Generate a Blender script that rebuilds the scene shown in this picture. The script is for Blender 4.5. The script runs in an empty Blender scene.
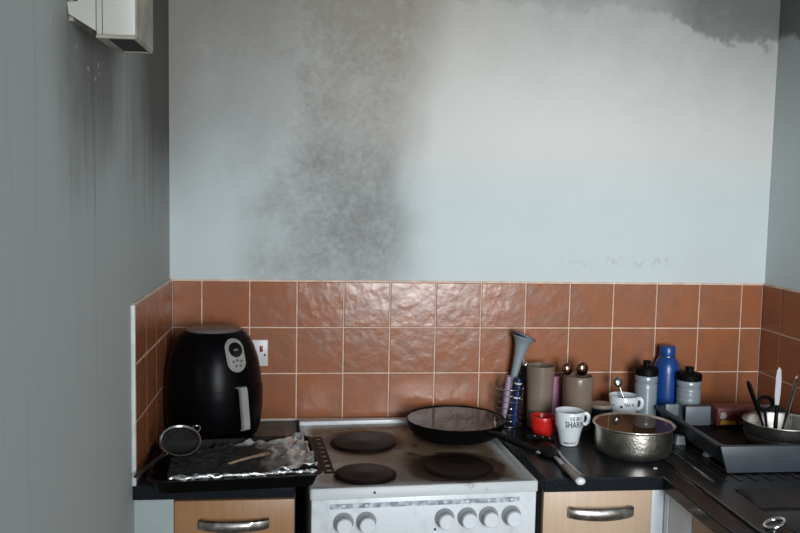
import bpy, bmesh, math, random
from mathutils import Vector, Matrix, noise
random.seed(7)
S = bpy.context.scene
COL = S.collection
R = math.radians

# ------------------------------------------------------------------ camera
cam = bpy.data.cameras.new('camera')
cam.sensor_width = 36.0
cam.lens = 855.85 * 36.0 / 800.0
cam.clip_start = 0.05
camo = bpy.data.objects.new('camera', cam)
COL.objects.link(camo)
camo.matrix_world = Matrix(((0.994021, -0.009534, -0.108769, 0.3284),
                            (-0.107499, 0.088989, -0.990215, -2.7445),
                            (0.019120, 0.995987, 0.087432, 1.6479),
                            (0, 0, 0, 1)))
S.camera = camo

# ------------------------------------------------------------------ world, daylight, exposure
w = bpy.data.worlds.new('world')
S.world = w
w.use_nodes = True
w.node_tree.nodes['Background'].inputs['Color'].default_value = (0.75, 0.85, 1.0, 1)
w.node_tree.nodes['Background'].inputs['Strength'].default_value = 0.6

def area(name, loc, rot, sx, sy, power, color, spread):
    l = bpy.data.lights.new(name, 'AREA')
    l.shape = 'RECTANGLE'; l.size = sx; l.size_y = sy; l.energy = power; l.color = color; l.spread = spread
    o = bpy.data.objects.new(name, l); COL.objects.link(o)
    o.location = loc; o.rotation_euler = rot
    return o
# daylight entering through the glazed opening in the rear wall
area('daylight_rear', (1.17, -3.70, 1.55), (R(90), 0, 0), 0.98, 1.36, 39, (0.93, 0.97, 1.0), R(95))

S.view_settings.view_transform = 'Standard'
S.view_settings.look = 'None'
S.view_settings.gamma = 1.0
S.view_settings.use_curve_mapping = False
S.view_settings.exposure = 0.0

# ------------------------------------------------------------------ materials
class N:
    """small wrapper so that node maths can be written as expressions"""
    def __init__(s, nt, sock): s.nt, s.s = nt, sock
    def _b(s, op, o, rev=False):
        n = s.nt.nodes.new('ShaderNodeMath'); n.operation = op
        a, b = (o, s) if rev else (s, o)
        for i, v in enumerate((a, b)):
            if isinstance(v, N): s.nt.links.new(v.s, n.inputs[i])
            else: n.inputs[i].default_value = v
        return N(s.nt, n.outputs[0])
    def __add__(s, o): return s._b('ADD', o)
    def __radd__(s, o): return s._b('ADD', o, True)
    def __sub__(s, o): return s._b('SUBTRACT', o)
    def __rsub__(s, o): return s._b('SUBTRACT', o, True)
    def __mul__(s, o): return s._b('MULTIPLY', o)
    def __rmul__(s, o): return s._b('MULTIPLY', o, True)
    def max(s, o): return s._b('MAXIMUM', o)
    def min(s, o): return s._b('MINIMUM', o)
    def abs(s): return s._b('ABSOLUTE', 0.0)
    def sqrt(s): return s._b('SQRT', 0.0)
    def step(s, a, b):
        n = s.nt.nodes.new('ShaderNodeMapRange'); n.interpolation_type = 'SMOOTHSTEP'
        s.nt.links.new(s.s, n.inputs['Value'])
        lo, hi, ta, tb = (a, b, 0.0, 1.0) if a < b else (b, a, 1.0, 0.0)
        n.inputs['From Min'].default_value = lo; n.inputs['From Max'].default_value = hi
        n.inputs['To Min'].default_value = ta; n.inputs['To Max'].default_value = tb
        return N(s.nt, n.outputs['Result'])

def new_mat(name):
    m = bpy.data.materials.new(name); m.use_nodes = True
    return m, m.node_tree, m.node_tree.nodes['Principled BSDF']

def c4(c): return (c[0], c[1], c[2], 1.0)

def srgb(r, g, b):
    f = lambda v: (v / 255 / 12.92) if v / 255 <= 0.04045 else ((v / 255 + 0.055) / 1.055) ** 2.4
    return (f(r), f(g), f(b))

def coords(nt):
    tc = nt.nodes.new('ShaderNodeTexCoord')
    sp = nt.nodes.new('ShaderNodeSeparateXYZ')
    nt.links.new(tc.outputs['Object'], sp.inputs[0])
    return tc, [N(nt, sp.outputs[i]) for i in range(3)]

def tex_noise(nt, tc, scale, detail=3, rough=0.55, stretch=None, dist=0.0):
    n = nt.nodes.new('ShaderNodeTexNoise')
    n.inputs['Scale'].default_value = scale; n.inputs['Detail'].default_value = detail
    n.inputs['Roughness'].default_value = rough; n.inputs['Distortion'].default_value = dist
    if stretch:
        mp = nt.nodes.new('ShaderNodeMapping'); mp.inputs['Scale'].default_value = stretch
        nt.links.new(tc.outputs['Object'], mp.inputs[0]); nt.links.new(mp.outputs[0], n.inputs['Vector'])
    else: nt.links.new(tc.outputs['Object'], n.inputs['Vector'])
    return N(nt, n.outputs['Fac'])

def mix(nt, fac, a, b):
    n = nt.nodes.new('ShaderNodeMix'); n.data_type = 'RGBA'
    if isinstance(fac, N): nt.links.new(fac.s, n.inputs['Factor'])
    else: n.inputs['Factor'].default_value = fac
    for v, i in ((a, 6), (b, 7)):
        if isinstance(v, (tuple, list)): n.inputs[i].default_value = c4(v)
        else: nt.links.new(v, n.inputs[i])
    return n.outputs[2]

def bump(nt, bsdf, h, strength, dist=0.01):
    b = nt.nodes.new('ShaderNodeBump'); b.inputs['Strength'].default_value = strength
    b.inputs['Distance'].default_value = dist
    nt.links.new(h.s, b.inputs['Height']); nt.links.new(b.outputs[0], bsdf.inputs['Normal'])

def plain(name, col, rough=0.5, metal=0.0, var=0.12, vscale=18, bumps=0.0, bscale=40, col2=None, **kw):
    """procedural material: base colour broken up by noise, optional fine relief"""
    m, nt, b = new_mat(name)
    tc, _ = coords(nt)
    n = tex_noise(nt, tc, vscale, 4)
    d = col2 if col2 else tuple(max(0, c * (1 - var * 2.2)) for c in col)
    nt.links.new(mix(nt, n.step(0.3, 0.75), col, d), b.inputs['Base Color'])
    b.inputs['Roughness'].default_value = rough; b.inputs['Metallic'].default_value = metal
    for k, v in kw.items(): b.inputs[k].default_value = v
    if bumps: bump(nt, b, tex_noise(nt, tc, bscale, 3), bumps, 0.002)
    return m

def speckled(name, col, spec, rough):
    m, nt, b = new_mat(name)
    tc, _ = coords(nt)
    n = tex_noise(nt, tc, 260, 2); n2 = tex_noise(nt, tc, 7, 3)
    nt.links.new(mix(nt, n.step(0.60, 0.72) * 0.6, col, spec), b.inputs['Base Color'])
    r = n2 * 0.25 + rough
    b.inputs['Specular IOR Level'].default_value = 0.16
    nt.links.new(r.s, b.inputs['Roughness'])
    return m

def wood(name, a, b_):
    m, nt, b = new_mat(name)
    tc, _ = coords(nt)
    n = tex_noise(nt, tc, 9, 5, 0.6, (6, 6, 0.5), 0.4)
    n2 = tex_noise(nt, tc, 60, 3, 0.6, (5, 5, 0.15))
    nt.links.new(mix(nt, (n * 0.7 + n2 * 0.3).step(0.35, 0.68), a, b_), b.inputs['Base Color'])
    b.inputs['Roughness'].default_value = 0.42
    return m

PAINT = (0.60, 0.665, 0.67)
SOOT = (0.135, 0.125, 0.110)

def mat_wall_back():
    m, nt, b = new_mat('painted_plaster_sooty_back')
    tc, (x, y, z) = coords(nt)
    big = tex_noise(nt, tc, 2.2, 4) - 0.5
    mid = tex_noise(nt, tc, 9, 5, 0.6) - 0.5
    fine = tex_noise(nt, tc, 55, 4, 0.7) - 0.5
    xd = x + big * 0.22 + mid * 0.12 + fine * 0.05
    zd = z + big * 0.10 + mid * 0.10 + fine * 0.05
    # plume of the fire behind the cooker
    xr = xd - (z - 1.72).max(0.0) * 0.12
    plume = xd.step(0.04, 0.36) * xr.step(0.74, 0.56)
    plume = plume * (z.step(2.35, 1.70) * 0.12 + 0.46)
    core = xd.step(0.26, 0.42) * xd.step(0.68, 0.60) * zd.step(1.86, 1.72) * zd.step(1.34, 1.52)
    plume = plume + core * 0.20
    mott = (fine * 0.95 + mid * 0.7 + 1.0)
    plume = plume * mott
    # haze of smoke towards the ceiling and in the left corner
    top = (zd + xd * 0.02).step(1.86, 2.40) * 0.62
    left = xd.step(0.70, 0.10) * zd.step(1.50, 1.92) * 0.47
    edge = x.step(0.03, -0.10) * z.step(1.50, 1.85) * 0.30
    smear = (zd.step(1.66, 1.95) * xd.step(1.05, 0.4)) * 0.22
    # ragged tide mark under the ceiling, lower on the right
    tide = (zd + (x - 1.45).max(0.0).min(0.20) * 0.46 + mid * 0.05).step(2.232, 2.268) * (x.step(1.40, 1.62) * 0.24 + 0.10)
    rightdim = xd.step(1.15, 1.85) * zd.step(1.55, 2.05) * 0.22
    fac = ((plume.max(left) + top * 0.85 + smear * 0.5) * (mid * 0.25 + fine * 0.30 + 1.0) + edge * 0.8 + rightdim)
    fac = (fac - fac * fac * 0.20).min(0.78).max(0.0)
    fac = (fac + tide).min(0.93)
    # faint dirty rub on the right, low down
    rub = (z + fine * 0.1).step(1.41, 1.43) * (z + fine * 0.1).step(1.46, 1.44) * (x + mid).step(1.2, 1.3) * (x + mid).step(1.62, 1.5) * (fine + 0.5).step(0.45, 0.62) * 0.22
    # flecks where the paint has blistered
    flecks = (tex_noise(nt, tc, 95, 1) + mid * 0.25).step(0.765, 0.80) * xd.step(0.40, 0.55) * xd.step(0.85, 0.70) * z.step(1.62, 1.45) * 0.7
    fac = (fac + rub + flecks).min(0.95)
    sootc = mix(nt, z.step(1.55, 2.05), (0.165, 0.158, 0.145), (0.205, 0.168, 0.128))
    sootc = mix(nt, xd.step(0.75, 1.2), sootc, (0.105, 0.112, 0.105))
    paint = mix(nt, (big + 0.5).step(0.3, 0.7), PAINT, tuple(c * 0.94 for c in PAINT))
    paint = mix(nt, z.step(1.60, 1.85) * xd.step(0.0, 0.8) * 0.8, paint, (0.70, 0.675, 0.63))
    nt.links.new(mix(nt, fac, paint, sootc), b.inputs['Base Color'])
    b.inputs['Roughness'].default_value = 0.75
    bump(nt, b, tex_noise(nt, tc, 120, 4), 0.25, 0.002)
    return m

def mat_wall_left():
    m, nt, b = new_mat('painted_plaster_sooty_left')
    tc, (x, y, z) = coords(nt)
    big = tex_noise(nt, tc, 2.5, 4) - 0.5
    mid = tex_noise(nt, tc, 8, 5, 0.6) - 0.5
    st = tex_noise(nt, tc, 10, 5, 0.65, (1, 3.0, 0.10)) - 0.5
    st2 = tex_noise(nt, tc, 30, 3, 0.65, (1, 2.5, 0.06)) - 0.5
    yd = y + big * 0.22 + st * 0.14
    zd = z + big * 0.2 + st * 0.20 + mid * 0.08
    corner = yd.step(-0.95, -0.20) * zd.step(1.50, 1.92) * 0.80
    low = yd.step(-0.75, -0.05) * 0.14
    cloud = (y + 0.90 + big * 0.3).abs().step(0.36, 0.08) * (zd).step(1.60, 1.90) * 0.72
    streak = st.step(0.05, 0.3) * 0.16 + st2.step(0.10, 0.3) * 0.07
    fac = (corner.max(cloud) + low + streak + 0.13).min(0.95)
    chips = None
    for (cy, cz, r) in ((-1.235, 1.92, 0.007), (-1.228, 1.93, 0.005), (-1.07, 1.905, 0.0045), (-0.985, 1.875, 0.006), (-0.93, 1.862, 0.005), (-0.90, 1.895, 0.006), (-0.895, 1.877, 0.004)):
        d = ((y - cy + mid * 0.01) * (y - cy + mid * 0.01) + (z - cz + mid * 0.012) * (z - cz + mid * 0.012)).sqrt().step(r, r * 0.6)
        chips = d if chips is None else chips.max(d)
    fac = fac * (1.0 - chips * 0.9)
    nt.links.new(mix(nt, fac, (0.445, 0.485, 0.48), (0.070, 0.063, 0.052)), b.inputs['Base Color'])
    b.inputs['Roughness'].default_value = 0.7
    bump(nt, b, tex_noise(nt, tc, 90, 4), 0.2, 0.002)
    return m

def mat_wall_right():
    m, nt, b = new_mat('painted_plaster_sooty_right')
    tc, (x, y, z) = coords(nt)
    big = tex_noise(nt, tc, 2.5, 4) - 0.5
    mid = tex_noise(nt, tc, 14, 5, 0.6) - 0.5
    zd = z + big * 0.1 + mid * 0.12
    fac = zd.step(1.7, 2.2) * 0.35 + (zd - y * 0.12).step(2.155, 2.20) * 0.5 + 0.03
    nt.links.new(mix(nt, fac.min(0.9), PAINT, (0.07, 0.07, 0.065)), b.inputs['Base Color'])
    b.inputs['Roughness'].default_value = 0.75
    bump(nt, b, tex_noise(nt, tc, 120, 4), 0.2, 0.002)
    return m

def mat_tile():
    m, nt, b = new_mat('terracotta_glazed_tile')
    tc, (x, y, z) = coords(nt)
    oi = nt.nodes.new('ShaderNodeObjectInfo')
    rnd = N(nt, oi.outputs['Random'])
    # offset the cloudiness from tile to tile
    n = nt.nodes.new('ShaderNodeTexNoise'); n.noise_dimensions = '4D'
    n.inputs['Scale'].default_value = 14; n.inputs['Detail'].default_value = 4
    nt.links.new(tc.outputs['Object'], n.inputs['Vector']); nt.links.new((rnd * 37.0).s, n.inputs['W'])
    nn = N(nt, n.outputs['Fac'])
    a = mix(nt, nn.step(0.32, 0.68), (0.335, 0.120, 0.052), (0.255, 0.104, 0.056))
    a2 = mix(nt, rnd * 0.5, a, (0.325, 0.102, 0.040))
    nt.links.new(a2, b.inputs['Base Color'])
    n2 = nt.nodes.new('ShaderNodeTexNoise'); n2.noise_dimensions = '4D'
    n2.inputs['Scale'].default_value = 22; n2.inputs['Detail'].default_value = 2.5
    nt.links.new(tc.outputs['Object'], n2.inputs['Vector']); nt.links.new((rnd * 91.0).s, n2.inputs['W'])
    nt.links.new((nn * 0.20 + 0.14).s, b.inputs['Roughness'])
    b.inputs['Specular IOR Level'].default_value = 0.5
    bump(nt, b, N(nt, n2.outputs['Fac']), 0.30, 0.006)
    return m

def mat_hob():
    m, nt, b = new_mat('enamel_stained_by_grease')
    tc, (x, y, z) = coords(nt)
    big = tex_noise(nt, tc, 7, 5, 0.6); fine = tex_noise(nt, tc, 45, 4, 0.7)
    inner = (x).step(0.012, 0.05) * (x).step(0.585, 0.53) * y.step(0.022, 0.07) * y.step(0.60, 0.56)
    stain = (big * 0.9 + fine * 0.35).step(0.30, 0.72) * inner
    ring = None
    for cx, cy, r, s_ in ((0.412, 0.146, 0.126, 1.0), (0.153, 0.112, 0.088, 0.6), (0.182, 0.394, 0.118, 0.8), (0.452, 0.418, 0.10, 0.6)):
        d = ((x - cx) * (x - cx) + (y - cy) * (y - cy)).sqrt() + (fine - 0.5) * 0.07 + (big - 0.5) * 0.07
        q = d.step(r + 0.022, r - 0.006) * s_
        ring = q if ring is None else ring.max(q)
    spots = (tex_noise(nt, tc, 38, 2) + (big - 0.5) * 0.35).step(0.64, 0.70) * inner * y.step(0.03, 0.12)
    col = mix(nt, inner * 0.75, (0.52, 0.55, 0.56), (0.27, 0.215, 0.155))
    col = mix(nt, stain * 0.9, col, (0.125, 0.070, 0.032))
    col = mix(nt, ring * 0.95, col, (0.026, 0.012, 0.006))
    col = mix(nt, spots * 0.85, col, (0.05, 0.025, 0.012))
    nt.links.new(col, b.inputs['Base Color'])
    nt.links.new((big * 0.3 + 0.22).s, b.inputs['Roughness'])
    b.inputs['Specular IOR Level'].default_value = 0.3
    return m

def mat_enamel():
    m, nt, b = new_mat('white_enamel_sooty')
    tc, (x, y, z) = coords(nt)
    n = tex_noise(nt, tc, 9, 5, 0.6, (1, 1, 0.45)); fine = tex_noise(nt, tc, 60, 3, 0.7)
    d = (n * 0.8 + fine * 0.3).step(0.50, 0.80)
    nt.links.new(mix(nt, d * 0.6, (0.69, 0.73, 0.76), (0.33, 0.34, 0.34)), b.inputs['Base Color'])
    b.inputs['Roughness'].default_value = 0.3
    return m

def mat_foil():
    m, nt, b = new_mat('crumpled_foil_burnt')
    tc, (x, y, z) = coords(nt)
    big = tex_noise(nt, tc, 9, 4); fine = tex_noise(nt, tc, 70, 3)
    bx = (x + (big - 0.5) * 0.16).step(0.105, 0.055) * (y + (big - 0.5) * 0.03).step(-0.152, -0.138)
    patch = (big + (fine - 0.5) * 0.3).step(0.46, 0.54) * y.step(-0.13, -0.09) * y.step(0.14, 0.10) * x.step(0.135, 0.11)
    burnt = (bx * y.step(0.147 , 0.125).max(x.step(0.0, -0.03))).max(patch * 0.85)
    nt.links.new(mix(nt, burnt * 0.96, (0.92, 0.93, 0.94), mix(nt, (fine * 0.5 + x * 3.2 + 0.12).step(0.35, 0.75), (0.004, 0.003, 0.002), (0.085, 0.038, 0.014))), b.inputs['Base Color'])
    nt.links.new((1.0 - burnt).s, b.inputs['Metallic'])
    nt.links.new((burnt * 0.30 + 0.32).s, b.inputs['Roughness'])
    nt.links.new((0.5 - burnt * 0.42).s, b.inputs['Specular IOR Level'])
    bump(nt, b, tex_noise(nt, tc, 90, 4, 0.7, None, 0.6), 0.8, 0.004)
    return m

def mat_hammered():
    m, nt, b = new_mat('hammered_steel_tarnished')
    tc, (x, y, z) = coords(nt)
    v = nt.nodes.new('ShaderNodeTexVoronoi'); v.inputs['Scale'].default_value = 170
    nt.links.new(tc.outputs['Object'], v.inputs['Vector'])
    n = tex_noise(nt, tc, 22, 4)
    nt.links.new(mix(nt, n.step(0.35, 0.7), (0.80, 0.77, 0.69), (0.50, 0.46, 0.37)), b.inputs['Base Color'])
    b.inputs['Metallic'].default_value = 1.0; b.inputs['Roughness'].default_value = 0.33
    bump(nt, b, N(nt, v.outputs['Distance']), 0.30, 0.0016)
    return m

M = {}
M['wall_back'] = mat_wall_back(); M['wall_left'] = mat_wall_left(); M['wall_right'] = mat_wall_right()
M['tile'] = mat_tile(); M['hob'] = mat_hob(); M['enamel'] = mat_enamel(); M['foil'] = mat_foil(); M['hammered'] = mat_hammered()
M['plaster'] = plain('plain_plaster', (0.36, 0.37, 0.36), 0.8, bumps=0.2)
M['ceiling'] = plain('sooty_ceiling', (0.25, 0.25, 0.24), 0.85, var=0.25, vscale=3)
M['floor'] = plain('vinyl_floor', (0.20, 0.17, 0.14), 0.55, var=0.2, vscale=5)
M['grout'] = plain('grout', (0.80, 0.60, 0.48), 0.85, var=0.15, vscale=20)
M['trim'] = plain('white_tile_trim', (0.70, 0.73, 0.72), 0.45)
M['worktop'] = speckled('black_laminate', (0.010, 0.012, 0.0155), (0.075, 0.095, 0.115), 0.10)
M['sinkblack'] = plain('dark_sink_resin', (0.018, 0.017, 0.016), 0.26, var=0.2)
M['wood'] = wood('beech_veneer_orange', (0.38, 0.205, 0.095), (0.32, 0.165, 0.072))
M['wood2'] = wood('beech_veneer_pale', (0.60, 0.44, 0.31), (0.53, 0.38, 0.26))
M['whitepanel'] = plain('white_panel', (0.68, 0.74, 0.78), 0.4, var=0.05)
M['greypanel'] = plain('shaded_dirty_panel', (0.43, 0.49, 0.50), 0.45, var=0.08, vscale=8)  # dirty white panel; the dim left corner is also put into its colour
M['carcass'] = plain('dark_carcass', (0.035, 0.034, 0.034), 0.7)
M['satin'] = plain('satin_nickel', (0.62, 0.59, 0.55), 0.33, 1.0, var=0.25, vscale=60)
M['chrome'] = plain('chrome', (0.78, 0.78, 0.78), 0.12, 1.0, var=0.05)
M['steel'] = plain('brushed_steel', (0.58, 0.57, 0.55), 0.24, 1.0, var=0.18, vscale=30)
M['pansteel'] = plain('dull_pan_steel', (0.62, 0.60, 0.56), 0.38, 1.0, var=0.2, vscale=25)
M['darksteel'] = plain('sooty_steel', (0.20, 0.19, 0.175), 0.30, 1.0, var=0.25, vscale=30)
M['blackplastic'] = plain('black_satin_plastic', (0.0022, 0.0022, 0.003), 0.30, var=0.1, **{'Specular IOR Level': 0.09})
M['lid_disc'] = plain('sheen_brown_lid', (0.15, 0.12, 0.105), 0.3, var=0.1)  # brown sheen on the fryer's top painted into the base colour
M['blackmatt'] = plain('black_matt', (0.004, 0.0038, 0.0038), 0.5, var=0.2, **{'Specular IOR Level': 0.08})
M['blacktin'] = plain('black_enamel_tin', (0.004, 0.0033, 0.003), 0.38, var=0.2, **{'Specular IOR Level': 0.1})
M['silverplastic'] = plain('silver_plastic', (0.44, 0.43, 0.40), 0.38, 0.35, var=0.08)
M['display'] = plain('black_display', (0.006, 0.006, 0.007), 0.12)
M['icon'] = plain('icon_grey', (0.16, 0.15, 0.14), 0.5)
M['castiron'] = plain('cast_iron_plate', (0.012, 0.008, 0.007), 0.42, var=0.3, vscale=30, bumps=0.1, bscale=90, **{'Specular IOR Level': 0.07})
M['panblack'] = plain('nonstick_black', (0.004, 0.0035, 0.0035), 0.4, var=0.2, **{'Specular IOR Level': 0.1})
M['liquid'] = plain('dark_greasy_water', (0.022, 0.012, 0.008), 0.03, var=0.1, IOR=1.20)
M['liquid2'] = plain('tile_tinted_water', (0.085, 0.042, 0.020), 0.03, var=0.1, IOR=1.20)  # browner than the pan's water: tile reflection put into the base colour
M['strip'] = plain('worn_blue_strip', (0.16, 0.19, 0.25), 0.4, col2=(0.62, 0.66, 0.70), vscale=55)
M['knob'] = plain('knob_white', (0.70, 0.74, 0.77), 0.35, var=0.04)
M['knobgrey'] = plain('knob_dial_grey', (0.36, 0.38, 0.39), 0.45, var=0.2)
M['blackdot'] = plain('black_screw_hole', (0.004, 0.004, 0.004), 0.6)
M['socket'] = plain('white_socket_plastic', (0.62, 0.62, 0.60), 0.35, var=0.05)
M['redrocker'] = plain('red_rocker', (0.28, 0.035, 0.02), 0.35)
M['heater'] = plain('off_white_casing', (0.52, 0.52, 0.47), 0.4, var=0.07, vscale=6)
M['heaterdark'] = plain('darker_casing', (0.42, 0.40, 0.33), 0.5, var=0.25, vscale=9)  # darker, more mottled casing colour for the side and underside
M['grille'] = plain('black_grille', (0.012, 0.012, 0.011), 0.6)
M['mug'] = plain('white_glazed_china', (0.72, 0.77, 0.80), 0.16, var=0.03)
M['ink'] = plain('mug_print', (0.012, 0.012, 0.018), 0.4)
M['teamark'] = plain('tea_stain_inside', (0.22, 0.19, 0.18), 0.3, var=0.2)
M['tumbler'] = plain('smoky_translucent_plastic', (0.38, 0.29, 0.225), 0.30, var=0.10, vscale=12, **{'Transmission Weight': 0.45})
M['pink'] = plain('pink_plastic', (0.40, 0.17, 0.27), 0.4, var=0.08)
M['red'] = plain('red_plastic', (0.62, 0.018, 0.014), 0.28, var=0.12)
M['navy'] = plain('dark_navy_tin', (0.008, 0.013, 0.024), 0.3)
M['creamlid'] = plain('cream_lid', (0.34, 0.27, 0.21), 0.45)
M['greybottle'] = plain('silver_grey_bottle', (0.30, 0.35, 0.38), 0.28, 0.2, var=0.05)
M['bluebottle'] = plain('blue_bottle', (0.010, 0.058, 0.25), 0.30, var=0.08)
M['greyplastic'] = plain('grey_masher_plastic', (0.24, 0.28, 0.31), 0.42, var=0.06)
M['greydark'] = plain('darker_grey_plastic', (0.13, 0.145, 0.155), 0.45, var=0.06)
M['lilac'] = plain('lilac_plastic', (0.42, 0.30, 0.42), 0.4, var=0.08)
M['bluehandle'] = plain('blue_handle', (0.007, 0.028, 0.12), 0.3)
M['rack'] = plain('slate_grey_plastic', (0.042, 0.052, 0.064), 0.42, var=0.08)
M['racklit'] = plain('lit_rack_plastic', (0.17, 0.195, 0.22), 0.42, var=0.08)  # paler copy of the rack plastic, light on it painted into the colour
M['packetred'] = plain('red_packet', (0.16, 0.035, 0.028), 0.4, var=0.15)
M['packetyellow'] = plain('yellow_print', (0.62, 0.36, 0.035), 0.4, var=0.1)
M['packetwhite'] = plain('white_print', (0.62, 0.50, 0.50), 0.4)
M['bluewhite'] = plain('knife_glint_steel', (0.85, 0.90, 0.93), 0.45, 0.35, var=0.03)  # window glint on the blade painted in as a whitish colour
M['stick'] = plain('scorched_wood', (0.42, 0.30, 0.19), 0.55, col2=(0.16, 0.09, 0.05), vscale=25)
M['handlegrey'] = plain('worn_grey_handle', (0.34, 0.31, 0.28), 0.4, var=0.12)
M['capwhite'] = plain('white_end_cap', (0.74, 0.77, 0.76), 0.35, var=0.03)
M['mesh'] = plain('sieve_gauze', (0.035, 0.034, 0.032), 0.6, 0.3)
M['windowframe'] = plain('white_window_frame', (0.75, 0.76, 0.76), 0.4)

# ------------------------------------------------------------------ object helpers
def link(name, me, mat, parent=None, smooth=False, auto=None):
    o = bpy.data.objects.new(name, me); COL.objects.link(o)
    if mat is not None and len(me.materials) == 0: me.materials.append(M[mat] if isinstance(mat, str) else mat)
    if smooth or auto:
        for p in me.polygons: p.use_smooth = True
    if auto:
        me.set_sharp_from_angle(angle=R(auto))
    if parent is not None: o.parent = parent
    return o

def from_bm(name, bm, mat, parent=None, smooth=False, auto=None):
    bmesh.ops.recalc_face_normals(bm, faces=bm.faces[:])
    me = bpy.data.meshes.new(name); bm.to_mesh(me); bm.free()
    return link(name, me, mat, parent, smooth, auto)

def tag(o, label=None, cat=None, group=None, kind=None):
    if label: o['label'] = label
    if cat: o['category'] = cat
    if group: o['group'] = group
    if kind: o['kind'] = kind
    return o

def thing(name, label, cat, loc=(0, 0, 0), rot=(0, 0, 0), group=None):
    o = bpy.data.objects.new(name, None); COL.objects.link(o)
    o.empty_display_size = 0.05; o.location = loc; o.rotation_euler = rot
    return tag(o, label, cat, group)

def add_box(bm, x0, x1, y0, y1, z0, z1, bev=0.0, seg=2, mat=None):
    v = [bm.verts.new(p) for p in ((x0, y0, z0), (x1, y0, z0), (x1, y1, z0), (x0, y1, z0), (x0, y0, z1), (x1, y0, z1), (x1, y1, z1), (x0, y1, z1))]
    f = [bm.faces.new([v[i] for i in q]) for q in ((3, 2, 1, 0), (4, 5, 6, 7), (0, 1, 5, 4), (1, 2, 6, 5), (2, 3, 7, 6), (3, 0, 4, 7))]
    if bev:
        ed = list({e for q in f for e in q.edges})
        bmesh.ops.bevel(bm, geom=ed, offset=bev, segments=seg, affect='EDGES', profile=0.5)

def box(name, dims, mat, parent=None, bev=0.0, seg=2):
    bm = bmesh.new(); add_box(bm, *dims, bev=bev, seg=seg)
    return from_bm(name, bm, mat, parent, auto=40 if bev else None)

def add_lathe(bm, prof, seg=48, a0=0.0, a1=2 * math.pi, wob=None):
    full = abs((a1 - a0) - 2 * math.pi) < 1e-6
    n = seg if full else seg + 1
    rings = []
    for r, z in prof:
        if r < 1e-6:
            rings.append([bm.verts.new((0, 0, z))]); continue
        ring = []
        for i in range(n):
            a = a0 + (a1 - a0) * i / seg
            rr = r * (wob(a, z) if wob else 1)
            ring.append(bm.verts.new((rr * math.cos(a), rr * math.sin(a), z)))
        rings.append(ring)
    for A, B in zip(rings, rings[1:]):
        m = seg
        for i in range(m):
            j = (i + 1) % n
            if len(A) == 1 and len(B) == 1: continue
            if len(A) == 1: bm.faces.new((A[0], B[i], B[j]))
            elif len(B) == 1: bm.faces.new((A[i], A[j], B[0]))
            else: bm.faces.new((A[i], A[j], B[j], B[i]))

def lathe(name, prof, mat, parent=None, seg=48, auto=35, **kw):
    bm = bmesh.new(); add_lathe(bm, prof, seg, **kw)
    return from_bm(name, bm, mat, parent, auto=auto)

def add_tube(bm, pts, rad, seg=10, closed=False, caps=True, flat=None):
    """sweep of a round (or flattened) section along pts; rad is a number or a list"""
    P = [Vector(p) for p in pts]; n = len(P)
    rads = rad if isinstance(rad, (list, tuple)) else [rad] * n
    rings = []; up = None
    for i in range(n):
        a = P[(i - 1) % n] if (closed or i > 0) else P[i]
        b = P[(i + 1) % n] if (closed or i < n - 1) else P[i]
        t = (b - a).normalized()
        if up is None:
            up = Vector((0, 0, 1)) if abs(t.z) < 0.9 else Vector((1, 0, 0))
        side = t.cross(up).normalized(); up = side.cross(t).normalized()
        fx, fz = flat if flat else (1, 1)
        rings.append([bm.verts.new(P[i] + (side * math.cos(2 * math.pi * k / seg) * fx + up * math.sin(2 * math.pi * k / seg) * fz) * rads[i]) for k in range(seg)])
    m = n if closed else n - 1
    for i in range(m):
        A, B = rings[i], rings[(i + 1) % n]
        for k in range(seg):
            bm.faces.new((A[k], A[(k + 1) % seg], B[(k + 1) % seg], B[k]))
    if caps and not closed:
        bm.faces.new(rings[0][::-1]); bm.faces.new(rings[-1])

def tube(name, pts, rad, mat, parent=None, seg=10, **kw):
    bm = bmesh.new(); add_tube(bm, pts, rad, seg, **kw)
    return from_bm(name, bm, mat, parent, auto=50)

def circle(c, r, n, nrm=(0, 0, 1), a0=0, a1=2 * math.pi, close=True):
    q = Vector((0, 0, 1)).rotation_difference(Vector(nrm))
    cnt = n if close else n + 1
    return [Vector(c) + q @ Vector((r * math.cos(a0 + (a1 - a0) * i / n), r * math.sin(a0 + (a1 - a0) * i / n), 0)) for i in range(cnt)]

def rrect(x0, x1, y0, y1, r, z, n=5):
    pts = []
    for cx, cy, a in ((x1 - r, y1 - r, 0), (x0 + r, y1 - r, 90), (x0 + r, y0 + r, 180), (x1 - r, y0 + r, 270)):
        for i in range(n + 1):
            t = R(a + 90 * i / n); pts.append((cx + r * math.cos(t), cy + r * math.sin(t), z))
    return pts

def add_loops(bm, loops, cap0=True, cap1=True):
    L = [[bm.verts.new(p) for p in l] for l in loops]
    n = len(L[0])
    for A, B in zip(L, L[1:]):
        for i in range(n): bm.faces.new((A[i], A[(i + 1) % n], B[(i + 1) % n], B[i]))
    if cap0: bm.faces.new(L[0][::-1])
    if cap1: bm.faces.new(L[-1])

def prism(name, poly, axis, a, b, mat, parent=None, bev=0.0):
    """polygon extruded along an axis ('x','y','z')"""
    def P(u, v, t): return {'x': (t, u, v), 'y': (u, t, v), 'z': (u, v, t)}[axis]
    bm = bmesh.new()
    A = [bm.verts.new(P(u, v, a)) for u, v in poly]; B = [bm.verts.new(P(u, v, b)) for u, v in poly]
    n = len(poly)
    bm.faces.new(A[::-1]); bm.faces.new(B)
    for i in range(n): bm.faces.new((A[i], A[(i + 1) % n], B[(i + 1) % n], B[i]))
    if bev: bmesh.ops.bevel(bm, geom=bm.edges[:], offset=bev, segments=2, affect='EDGES', profile=0.5)
    return from_bm(name, bm, mat, parent, auto=40)

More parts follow.
